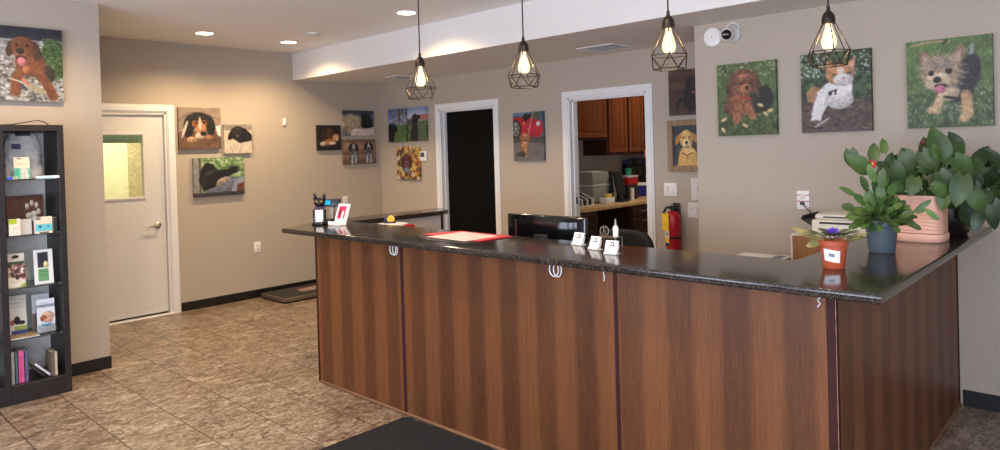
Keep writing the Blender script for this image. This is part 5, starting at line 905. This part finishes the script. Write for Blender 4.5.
leaf(bl, pts[1], aty(934, 198, gp.y - .06) - gp - pts[1], toward(pts[1] + gp), .085, .036, 'oval', .1, .05, 10, .1)
strand(Vector((.03, -.02, .15)), pts[0] - Vector((.03, -.02, .15)), 2, .06, .036, .1)
obj('foliage', bl, M_CACT, cact, ang=80)
# ---- african violet in the orange pot
vp = atz(834, 269.5, CT) + Vector((-.011, .036, .0006)); vio = thing('potted_violet', 'small purple violet with yellowing leaves in orange pot with white label', 'potted plant', vp)
bm = B(); lathe(bm, [(0, 0), (.038, 0), (.04, .003), (.05, .09), (.0545, .092), (.056, .112), (.053, .113), (.05, .102), (0, .1)], 36); obj('pot', bm, mat('orange_terracotta_plastic', (182, 84, 52), .45, var=.04), vio)
va = math.atan2(-vp.x, vp.y); Mv = rot('Z', math.degrees(va) + 180 + 180)
def wrap(name, m, q0, q1, za, zb, lift, par, slope=-.006):
    bm = B(); n = 14; rows = []
    for lf in (0, .0009):
        for z in (za, (za + zb) / 2, zb):
            row = []
            for i in range(n + 1):
                q = q0 + (q1 - q0) * i / n; zz = z + slope * (q - (q0 + q1) / 2) * 1.2; r = .04 + (zz - .003) * .115 + lift + lf; w_ = q + va; row.append(bm.verts.new((r * math.sin(w_), -r * math.cos(w_), zz)))
            rows.append(row)
    for A, C in ((rows[3], rows[4]), (rows[4], rows[5]), (rows[0], rows[3]), (rows[2], rows[5])):
        for i in range(n): bm.faces.new((A[i], A[i + 1], C[i + 1], C[i]))
    return obj(name, bm, m, par)
lab = wrap('label_sticker', mat('white_sticker', (232, 234, 236), .4, var=.02), -.8, .5, .03, .078, .0008, vio)
wrap('label_print', mat('grey_ink', (120, 130, 140), .5, var=.4, scale=900), -.36, .06, .05, .064, .0018, lab)
bl, bs = B(), B()
for k in range(20):
    a_ = k * 2.4; rr = .03 + .045 * (k % 5) / 5; el = .15 + .5 * (1 - (k % 5) / 5); d = Vector((math.cos(a_) * math.cos(el), math.sin(a_) * math.cos(el), math.sin(el))); p0 = Vector((.012 * math.cos(a_), .012 * math.sin(a_), .113)); p1 = p0 + d * rr; tube(bs, [p0, p1], .002, 5); leaf(bl, p1, d + Vector((0, 0, -.15)), (-d.x * .3, -d.y * .3, 1), .062, .054, 'oval', .12, .2, 8)
obj('stems', bs, mat('violet_stalk', (112, 96, 78), .6), vio); obj('foliage', bl, M_VIOL, vio, ang=80)
bl = B()
for (u0, v0), (u1, v1), L_, W_ in (((824, 242), (792, 227), .13, .05), ((824, 240), (806, 246), .085, .056), ((842, 241), (868, 232), .1, .022), ((846, 243), (866, 236), .1, .02)):
    q0, q1 = aty(u0, v0, vp.y - .02) - vp, aty(u1, v1, vp.y - .03) - vp; leaf(bl, q0, q1 - q0, toward(q0 + vp) + Vector((0, 0, .9)), (q1 - q0).length, W_, 'oval', .15, .05, 9)
obj('yellowing_leaves', bl, leaf_mat('fading_leaf', (84, 92, 50), (116, 112, 64), (140, 124, 84), .6, 18), vio, ang=80)
bm = B()
for k in range(5):
    cc = aty(829 + 1.6 * k + R_.uniform(-1, 1), 232 + R_.uniform(-2.5, 1.5), vp.y) - vp
    for j in range(5): a_ = j * 2 * PI / 5 + k; d = imgdir(math.cos(a_), math.sin(a_), -.25); leaf(bm, cc, d, toward(cc + vp), .017, .016, 'oval', .1, .1, 5)
obj('violet_flowers', bm, mat('violet_petals', (104, 66, 178), .5, var=.2, scale=200), vio, ang=80)
# ================= fixtures on the walls
def plate(name, label, cat, wall_, a, z, w=.076, h=.118, rock=None):
    loc = {'L': (LW + .001, a, z), 'B': (a, BW - .001, z), 'R': (a, RW - .001, z)}[wall_]; t = thing(name, label, cat, loc, PI / 2 if wall_ == 'L' else 0); bm = B(); box(bm, (-w / 2, -.006, -h / 2), (w / 2, 0, h / 2), .003, 2); obj('cover_plate', bm, M_WHITEP, t)
    return t
def sockets(t, w=.034):
    for sz in (-.02, .02):
        bm = B(); box(bm, (-w / 2, -.0085, sz - .0135), (w / 2, -.0058, sz + .0135), .004, 2); s_ = obj('socket', bm, mat('socket_ivory', (224, 220, 210), .4), t); bm = B(); box(bm, (-.009, -.009, sz - .004), (-.006, -.0082, sz + .005)); box(bm, (.006, -.009, sz - .004), (.009, -.0082, sz + .005)); obj('slots', bm, M_BLACKP, s_)
t = plate('power_outlet', 'white power outlet low on the picture wall right of the door', 'power outlet', 'L', 3.706, .56); sockets(t)
t['label'] = 'white power outlet low on the picture wall below the sleeping black dog canvas'
t = plate('power_outlet', 'pale power outlet behind the cat figurine and slanted leaflet holder', 'power outlet', 'L', 4.877, .985); sockets(t)
t = plate('power_outlet', 'white outlet with red-striped sockets and black cable above the printer', 'power outlet', 'R', -1.671, 1.17, .08, .124); sockets(t); bm = B()
for z in (-.008, .033): box(bm, (-.042, -.0068, z - .003), (.042, -.0055, z + .003))
obj('red_stripe', bm, mat('red_tape', (178, 40, 46), .5), t); bm = B(); box(bm, (-.012, -.03, -.03), (.012, -.0086, -.008), .003); tube(bm, [(0, -.028, -.02), (.03, -.035, -.05), (.09, -.04, -.11), (.16, -.06, -.15)], .0035, 6); obj('plug_cable', bm, M_BLACKP, t)
t = plate('light_switch', 'white double light switch left of the red fire extinguisher top', 'light switch', 'B', -3.058, 1.17, .125, .118)
t['label'] = 'white double light switch plate above the red fire extinguisher'
for sx in (-.024, .024): bm = B(); box(bm, (-.016, -.009, -.033), (.016, -.0058, .033), .002, M=Matrix.Translation((sx, 0, 0)) @ rot('X', 2)); obj('rocker', bm, mat('socket_ivory', (224, 220, 210), .4), t)
t = thing('thermostat_mount', 'small white thermostat beside the autumn leaves canvas', 'thermostat', (-6.36, BW - .001, 1.512)); bm = B(); box(bm, (-.062, -.024, -.06), (.062, 0, .06), .008, 3); obj('housing', bm, M_WHITEP, t); bm = B(); box(bm, (-.04, -.0252, -.012), (.035, -.0238, .042), .001, 1); obj('display', bm, mat('thermostat_screen', (74, 82, 78), .3), t)
t = thing('sensor_mount', 'tiny white wall sensor high on the picture wall', 'sensor', (LW + .001, 4.078, 1.953), PI / 2); bm = B(); box(bm, (-.02, -.022, -.045), (.02, 0, .04), .008, 3); box(bm, (-.012, -.026, -.03), (.012, -.02, .0), .004, 2); obj('housing', bm, M_WHITEP, t)
def paper_on(label, u0, v0, u1, v1, ops, dz=0.0, ang=0.0):
    a, b = aty(u0, v0, BW), aty(u1, v1, BW); w, h = b.x - a.x, a.z - b.z; p = Pic(w, h, 26, (216, 210, 208), 5)
    for o in ops: getattr(p, o[0])(*o[1:])
    o = print_obj('picture_note', p, .0015, PS, ((a.x + b.x) / 2, BW - .002 - dz, (a.z + b.z) / 2), 0, zc=True, roll=ang, edge=(220, 216, 212)); tag(o, label, 'paper notice')
paper_on('upper white paper notice on wall beside the projecting wall corner', 691, 178, 700, 200, [('ell', .85, .5, .12, .1, (120, 112, 116)), ('line', [(.2, .2), (.8, .2)], .03, (180, 174, 172))])
paper_on('lower white paper notice on wall right of fire extinguisher', 688, 202.5, 701, 218, [('line', [(.6, .3), (.9, .5), (.75, .7)], .04, (96, 90, 92)), ('line', [(.15, .4), (.5, .42)], .03, (196, 150, 160))], .002, .05)
# fire extinguisher
ex = -2.995; t = thing('fire_extinguisher', 'red fire extinguisher with yellow tag hung on wall beside kitchen doorway', 'fire extinguisher', (ex, BW - .085, .635)); bm = B(); lathe(bm, [(0, 0), (.058, 0), (.064, .01), (.064, .3), (.06, .325), (.04, .348), (.02, .356), (0, .358)], 28); obj('cylinder', bm, mat('fire_red_enamel', (176, 22, 36), .28, var=.05), t)
bm = B(); lathe(bm, [(0, .356), (.018, .356), (.018, .395), (0, .397)], 16); box(bm, (-.014, -.06, .395), (.014, .02, .403), .003); box(bm, (-.012, -.055, .41), (.012, .02, .418), .003, M=Matrix.Translation((0, 0, 0)) @ rot('X', -6)); obj('valve_lever', bm, M_BLACKP, t); bm = B(); tube(bm, [(-.016, 0, .38), (-.055, -.01, .385), (-.078, -.02, .34), (-.078, -.026, .27), (-.074, -.03, .22)], [.009, .011, .011, .012, .014], 8); obj('hose', bm, M_BLACKP, t); bm = B(); lathe(bm, [(.0645, .118), (.0665, .118), (.0665, .138), (.0645, .138)], 28); obj('strap', bm, M_BLACKP, t)
def tagpic(w, h):
    p = Pic(w, h, 24, (232, 196, 40), 5); p.ell(.5, .06, .1, .035, (40, 34, 20)); lines(p, .2, .9, .2, .85, 7, (150, 120, 30), .03); return p
print_obj('yellow_tag', tagpic(.075, .15), .002, PS, (-.034, -.068, .19), -.25, parent=t, edge=(226, 190, 40)); 
def lblpic(w, h):
    p = Pic(w, h, 24, (224, 216, 206), 5); p.rect(0, .5, 1, .75, (228, 196, 40)); p.rect(0, .78, 1, 1.1, (24, 24, 26)); p.ell(.5, .25, .16, .14, (30, 30, 34)); return p
print_obj('instruction_label', lblpic(.05, .14), .002, PS, (-.024, -.0615, .055), -.35, parent=t, edge=(200, 196, 190)); bm = B(); box(bm, (-.03, .064, .1), (.03, .084, .42), .003); box(bm, (-.012, .02, .36), (.012, .07, .375), .002); obj('wall_bracket_mount', bm, M_BLACKP, t)
# speaker disc and dome camera high on the right wall
a = aty(713.7, 37.5, RW); t = thing('speaker_mount', 'round white disc speaker on wall beside the dome camera', 'speaker', (a.x, RW - .001, a.z)); bm = B(); lathe(bm, [(0, .03), (.05, .029), (.066, .024), (.072, .012), (.072, 0), (0, 0)], 40, M=rot('X', 90)); obj('disc_housing', bm, M_WHITEP, t); bm = B(); lathe(bm, [(0, .0312), (.004, .0312), (.004, .029), (0, .029)], 10, M=rot('X', 90)); obj('status_dot', bm, mat('grey_dot', (120, 120, 120), .5), t)
a = aty(733, 34.5, RW); t = thing('security_camera_mount', 'white security camera with black lens on high wall beside round disc', 'security camera', (a.x, RW - .001, a.z)); bm = B(); lathe(bm, [(0, .022), (.04, .022), (.056, .014), (.06, 0), (0, 0)], 36, M=rot('X', 90)); obj('base', bm, mat('pale_grey_plastic', (190, 190, 188), .45), t); b = aty(726.2, 34.5, RW - .075); cc = Vector((b.x - a.x, -.072, b.z - a.z)); bm = B(); ball(bm, cc, .048, 3); tube(bm, [(0, -.015, 0), cc * .8], .02, 12); bl_ = obj('ball_housing', bm, M_WHITEP, t); dv = (Vector((0, 0, EYE)) - (Vector((a.x, RW, a.z)) + cc)).normalized(); Mq = Matrix.Translation(cc) @ dv.to_track_quat('Z', 'Y').to_matrix().to_4x4(); bm = B(); lathe(bm, [(0, .052), (.026, .05), (.034, .044), (.034, .034), (0, .034)], 28, M=Mq); le = obj('lens', bm, mat('lens_black', (10, 10, 12), .12), bl_)
bm = B(); tube(bm, [Vector((-.05, -.008, .03)) + Vector((.05 * (1 - math.cos(q)), 0, .05 * math.sin(q))) for q in [PI * i / 14 for i in range(15)]], .004, 6); obj('cable', bm, M_WHITEP, t)
# ================= kitchen-like back room behind doorway three
M_CHERRY = wood('red_cherry_cabinet', (96, 46, 22), (132, 70, 34), (158, 90, 46), .09, .5, rough=.34); M_DKCH = wood('dark_cherry_cabinet', (48, 22, 16), (62, 30, 20), (74, 38, 24), .09, .5, rough=.4); M_BTOP = mat('butcher_tan_laminate', (196, 162, 112), .4, var=.2, scale=22); M_NICK = mat('nickel_pull', (190, 186, 178), .3, 1.0)
XU = -4.68
def rpdoor(parent, name, y0, y1, z0, z1, X, m):
    bm = B(); f = .055; box(bm, (X, y0, z0), (X + .012, y1, z1))
    for lo, hi in (((X + .012, y0, z0), (X + .02, y0 + f, z1)), ((X + .012, y1 - f, z0), (X + .02, y1, z1)), ((X + .012, y0 + f, z0), (X + .02, y1 - f, z0 + f)), ((X + .012, y0 + f, z1 - f), (X + .02, y1 - f, z1))): box(bm, lo, hi, .003, 1)
    box(bm, (X + .012, y0 + f + .014, z0 + f + .014), (X + .021, y1 - f - .014, z1 - f - .014), .008, 2)
    for v in bm.verts: v.co -= Vector(parent.location)
    return obj(name, bm, m, parent)
def carcass(name, label, y0, y1, z0, z1, X0, X1, m, group=None, cat='cabinet'):
    t = thing(name, label, cat, (X0, y0, z0), 0, group); bm = B(); box(bm, (0, 0, 0), (X1 - X0, y1 - y0, z1 - z0), .002, 1); obj('carcass', bm, m, t, smooth=False)
    if z0 > 1: bm = B(); box(bm, (.001, .01, z1 - z0 + .0005), (.03, y1 - y0 - .01, z1 - z0 + .04)); obj('hanging_rail', bm, M_NICK, t, smooth=False)  # unseen metal strip added on the cabinet top, standing in for wall support
    return t
XW = -5.029
t = carcass('upper_cabinet', 'short upper cherry cabinet nearest the doorway in the back room', 6.1, 6.848, 1.645, 2.5, XW, XU, M_DKCH); rpdoor(t, 'cabinet_door', 6.14, 6.832, 1.672, 2.48, XU + .0005, M_CHERRY)
t = carcass('upper_cabinet', 'taller upper cherry cabinet row with pink note in the back room', 6.85, 8.4, 1.458, 2.5, XW, XU, M_DKCH)
for y0, y1 in ((6.885, 7.272), (7.318, 7.65), (7.70, 8.04), (8.07, 8.38)): rpdoor(t, 'cabinet_door', y0, y1, 1.49, 2.48, XU + .0005, M_CHERRY)
bm = B(); a, b = atx(643, 150, XU), atx(648.5, 157, XU); box(bm, (XU + .023, a.y, b.z), (XU + .026, b.y, a.z)); tag(obj('picture_sticky_note', bm, mat('pink_note', (240, 104, 140), .6)), 'pink sticky note on the taller upper cherry cabinet', 'sticky note')
XC = -4.40
bm = B(); box(bm, (XW, 5.59, .862), (XC + .02, 9.3, .9), .006, 2); o = obj('counter_slab', bm, M_BTOP); tag(o, 'tan speckled counter running along the back room wall', 'countertop')
t = carcass('base_cabinet', 'dark cherry base cabinet below the file rack in the back room', 5.6, 6.22, .0015, .86, XW, XC, M_DKCH); rpdoor(t, 'cabinet_door', 5.64, 6.2, .12, .66, XC + .0005, M_DKCH); rpdoor(t, 'drawer', 5.64, 6.2, .69, .84, XC + .0005, M_DKCH)
t = carcass('base_cabinet', 'dark cherry drawer cabinet below blue-lidded tubs in the back room', 6.87, 9.2, .0015, .86, XW, XC, M_DKCH)
for y0, y1 in ((6.9, 7.42), (7.45, 7.98)):
    for z0, z1 in ((.12, .38), (.4, .61), (.63, .72), (.74, .84)):
        d = rpdoor(t, 'drawer', y0, y1, z0, z1, XC + .0005, M_DKCH) if z1 - z0 > .15 else None
        bm = B()
        if d is None: box(bm, (XC + .0005 - XW, y0 - 6.87, z0 - .0015), (XC + .02 - XW, y1 - 6.87, z1 - .0015), .003, 1); d = obj('drawer', bm, M_DKCH, t); bm = B()
        ym, zm = (y0 + y1) / 2 - 6.87, (z0 + z1) / 2 - .0015; tube(bm, [(XC - XW + .02, ym - .06, zm), (XC - XW + .04, ym - .045, zm), (XC - XW + .04, ym + .045, zm), (XC - XW + .02, ym + .06, zm)], .005, 6); obj('drawer_pull', bm, M_NICK, d)
Z9 = .9008
t = thing('supply_dispenser', 'grey two-tier machine with pale band on the back room counter', 'machine', (-4.86, 6.735, Z9), 0); mg_ = mat('warm_grey_plastic', (140, 136, 128), .45, var=.04); bm = B(); box(bm, (-.165, -.165, .01), (.165, .165, .2), .012, 3); box(bm, (-.165, -.165, .222), (.165, .165, .365), .012, 3); obj('housing', bm, mg_, t); bm = B(); box(bm, (-.17, -.17, .2), (.17, .17, .222), .003); obj('pale_band', bm, mat('pale_grey_plastic', (190, 190, 188), .45), t); bm = B(); box(bm, (-.15, -.15, 0), (.15, .15, .011)); obj('base', bm, M_BLACKP, t)
bm = B(); box(bm, (-.13, -.1, .3655), (.1, .12, .372), .002); obj('top_papers', bm, M_WHITE, t)
t = thing('file_rack', 'white slotted file rack with black folders on the back room counter', 'file rack', (-4.72, 6.25, Z9), 0); bm = B(); box(bm, (-.2, -.17, 0), (.14, .17, .008))
for k in range(4): y = -.15 + k * .1; prism(bm, [(-.2, 0), (.14, 0), (.14, .07), (-.2, .2)], y, y + .012, M=Matrix(((1, 0, 0, 0), (0, 0, 1, 0), (0, 1, 0, .008), (0, 0, 0, 1))))
obj('rack', bm, M_WHITEP, t, smooth=False)
for k in range(3): bm = B(); y = -.12 + k * .1; prism(bm, [(-.18, 0), (.13, 0), (.13, .06), (-.18, .22)], y, y + .05, M=Matrix(((1, 0, 0, 0), (0, 0, 1, 0), (0, 1, 0, .009), (0, 0, 0, 1)))); obj('folder', bm, M_BLACKP, t, smooth=False)
def terminal(label, u0, u1, v0, X, tilt, base):
    a, b = atx(u0, v0, X), atx(u1, v0, X); z1 = min(a.z, b.z); t = thing('tablet_terminal', label, 'computer screen', (X, (a.y + b.y) / 2, Z9), PI / 2); w = (b.y - a.y) / 2; h = z1 - Z9; bm = B(); M = Matrix.Translation((0, 0, h * .25)) @ rot('X', -tilt); box(bm, (-w, -.01, 0), (w, .012, h * .76), .006, 2, M=M); s_ = obj('screen_housing', bm, M_BLACKP, t); bm = B(); box(bm, (-w + .012, -.0115, .012), (w - .012, -.0098, h * .76 - .012), M=M); obj('screen', bm, mat('dim_screen', (34, 38, 42), .15), s_); bm = B(); box(bm, (-w * base, -.06, 0), (w * base, .07, .02), .005); box(bm, (-.03, -.005, .02), (.03, .03, h * .34), .004); obj('stand', bm, mat('dark_navy_plastic', (26, 38, 58), .35), t)
terminal('black computer screen right beside the grey machine on back room counter', 605, 613, 171, -4.86, 6, .8); terminal('second black screen on wide navy base on the back room counter', 616.5, 625, 171.5, -4.58, 10, .9)
def onc(name, label, cat, u0, u1, v0, X, dep, m, z=Z9, shape='box', lid=None):
    a, b = atx(u0, v0, X), atx(u1, v0, X); h = (a.z + b.z) / 2 - z; w = (b.y - a.y) / 2; t = thing(name, label, cat, (X - dep, (a.y + b.y) / 2, z)); bm = B()
    hb = h * (.8 if lid else 1)
    if shape == 'box': box(bm, (-dep, -w, 0), (dep, w, hb), .006, 2)
    else: lathe(bm, [(0, 0), (w * .85, 0), (w * .88, .004), (w, hb), (0, hb)], 24)
    obj('container_body', bm, m, t)
    if lid: bm = B(); box(bm, (-dep * 1.04, -w * 1.04, hb + .0002), (dep * 1.04, w * 1.04, h), .004) if shape == 'box' else lathe(bm, [(0, hb + .0002), (w * 1.06, hb + .0002), (w * 1.06, h * .96), (w * .98, h), (0, h)], 24); obj('lid', bm, lid, t)
    return t
c1 = onc('supply_carton', 'dark carton under the red container on the back room counter', 'carton', 628.3, 637.8, 184.5, -4.66, .09, mat('dark_brown_carton', (44, 30, 28), .6)); zt = Z9 + (atx(632, 184.5, -4.66).z - Z9)
zt = (atx(628.3, 184.5, -4.66).z + atx(637.8, 184.5, -4.66).z) / 2 + .0008
onc('sharps_container', 'red plastic container with white lid on the dark carton', 'container', 628.0, 638, 175.5, -4.66, .09, mat('clear_red_plastic', (176, 26, 30), .3), zt, lid=mat('milky_lid', (206, 190, 186), .4)); zt2 = (atx(628.0, 175.5, -4.66).z + atx(638, 175.5, -4.66).z) / 2 + .001
onc('green_jar', 'small green jar on top of the red container', 'jar', 628.4, 632, 168.5, -4.70, .03, mat('jar_green', (40, 150, 104), .4), zt2, 'lathe')
mb_ = mat('cobalt_plastic', (34, 40, 130), .35)
onc('wipes_tub', 'blue tub with white lid beside the small white bottle', 'tub', 638.8, 643.2, 182.5, -4.78, .06, mb_, shape='lathe', lid=M_WHITEP); onc('wipes_tub', 'blue tub with white lid farther along, below the black wire rack', 'tub', 644, 648.4, 182.5, -4.78, .06, mb_, shape='lathe', lid=M_WHITEP)
onc('pump_bottle', 'tiny white bottle before the dark carton', 'bottle', 632.3, 634.6, 188, -4.56, .02, M_WHITEP, shape='lathe')
t = onc('paper_tray', 'white tray with paper slips beside grey machine on counter', 'tray', 606.5, 615, 197.4, -4.56, .05, M_WHITEP); bm = B()
onc('sponge', 'small yellow sponge on the white tray', 'sponge', 608, 612, 194.0, -4.58, .03, mat('yellow_sponge', (214, 196, 84), .8, bump=.4), (atx(606.5, 197.4, -4.56).z + atx(615, 197.4, -4.56).z) / 2 + .0008)
a, b = atx(629, 161, -4.9), atx(652, 161, -4.9); t = thing('wire_rack', 'black mesh rack with hanging items against the back room wall', 'rack', (-4.95, (a.y + b.y) / 2, Z9)); w = (b.y - a.y) / 2; h = a.z - Z9 - .02; bm = B()
for sy in (-1, 1):
    for sx in (-.06, .04): tube(bm, [(sx, sy * w, 0), (sx, sy * w, h)], .006, 6)
obj('frame', bm, M_BLACKP, t)
for z0 in (.3, .62, .95): bm = B(); box(bm, (-.06, -w, h * z0 - .012), (.04, w, h * z0), .003, 1); obj('tray', bm, M_BLACKP, t)
bm = B(); box(bm, (-.064, -w, h * .3), (-.06, w, h)); obj('mesh_back', bm, mat('dark_mesh', (20, 20, 24), .6, var=.3, scale=300), t)
for k, c_ in enumerate([(40, 60, 120), (24, 24, 28), (60, 70, 80), (30, 50, 110), (20, 20, 24)]):
    y = (a.y + b.y) / 2 - w * .8 + k * w * .4; tt = thing('supply_box', ['slim blue box at near end of the black rack top', 'slim black box second along the black rack top', 'slim grey box in the middle of the black rack top', 'slim navy box next to the grey one on black rack top', 'slim black box at far end of the black rack top'][k], 'box', (-4.96, y, Z9 + h * .95 + .0005), 0); bm = B(); box(bm, (-.045, -w * .17, 0), (.045, w * .17, .05 + .012 * (k % 3)), .003); obj('carton', bm, mat('cover_box_%d' % k, c_, .5), tt)
for k in range(3):
    y = (a.y + b.y) / 2 - w * .6 + k * w * .6; tt = thing('supply_box', ['black folder box at near end of middle rack tray', 'black folder box at middle of the middle rack tray', 'black folder box at far end of middle rack tray'][k], 'box', (-4.96, y, Z9 + h * .62 + .0005), 0); bm = B(); box(bm, (-.045, -w * .27, 0), (.04, w * .27, h * .27), .003); obj('carton', bm, M_BLACKP, tt)
# ================= light and camera
def area(name, loc, rot_, sx, sy, e, c):
    l = bpy.data.lights.new(name, 'AREA'); l.shape = 'RECTANGLE'; l.size = sx; l.size_y = sy; l.energy = e; l.color = lin(c)[:3]
    o = bpy.data.objects.new(name, l); COL.objects.link(o); o.location = loc; o.rotation_euler = rot_; return o
for a, b in WX: area('window_daylight', ((a + b) / 2, YF - .02, 1.45), (PI / 2 + .5, 0, 0), b - a - .1, 1.7, 78, (228, 236, 255))
area('window_daylight', (XR - .0 + .02, -.55, 1.45), (PI / 2 + .3, 0, PI / 2), 2.7, 1.7, 85, (228, 236, 255))  # fill through the added side window, for bookcase and entry wall
area('backroom_ceiling_lamp', (-3.6, 7.4, 2.72), (0, 0, 0), 1.1, .3, 26, (255, 240, 220)); area('exam_room_lamp', (-8.2, 2.6, 2.7), (0, 0, 0), .6, .6, 75, (255, 246, 226))  # back room lamp is an added fill with no fixture
w = bpy.data.worlds.new('sky'); bpy.context.scene.world = w; w.use_nodes = True; bg = w.node_tree.nodes['Background']; bg.inputs[0].default_value = lin((200, 220, 255)); bg.inputs[1].default_value = 1.6
cam = bpy.data.cameras.new('camera'); co = bpy.data.objects.new('camera', cam); COL.objects.link(co)
cam.sensor_width = 36; cam.lens = FPX / 1000 * 36; cam.shift_y = -(225 - PY) / 1000; cam.clip_start = .05
r, d, f = [Vector(x) for x in CAMR]
m = Matrix(((r.x, -d.x, -f.x, 0), (r.y, -d.y, -f.y, 0), (r.z, -d.z, -f.z, EYE), (0, 0, 0, 1))); co.matrix_world = m
sc = bpy.context.scene; sc.camera = co
vs = sc.view_settings; vs.view_transform = 'Standard'; vs.look = 'None'; vs.gamma = 1; vs.exposure = 0.08; vs.use_curve_mapping = False
sc.cycles.max_bounces = 10; sc.cycles.diffuse_bounces = 5; sc.cycles.transparent_max_bounces = 16; sc.cycles.sample_clamp_indirect = 6.0; sc.cycles.use_denoising = True
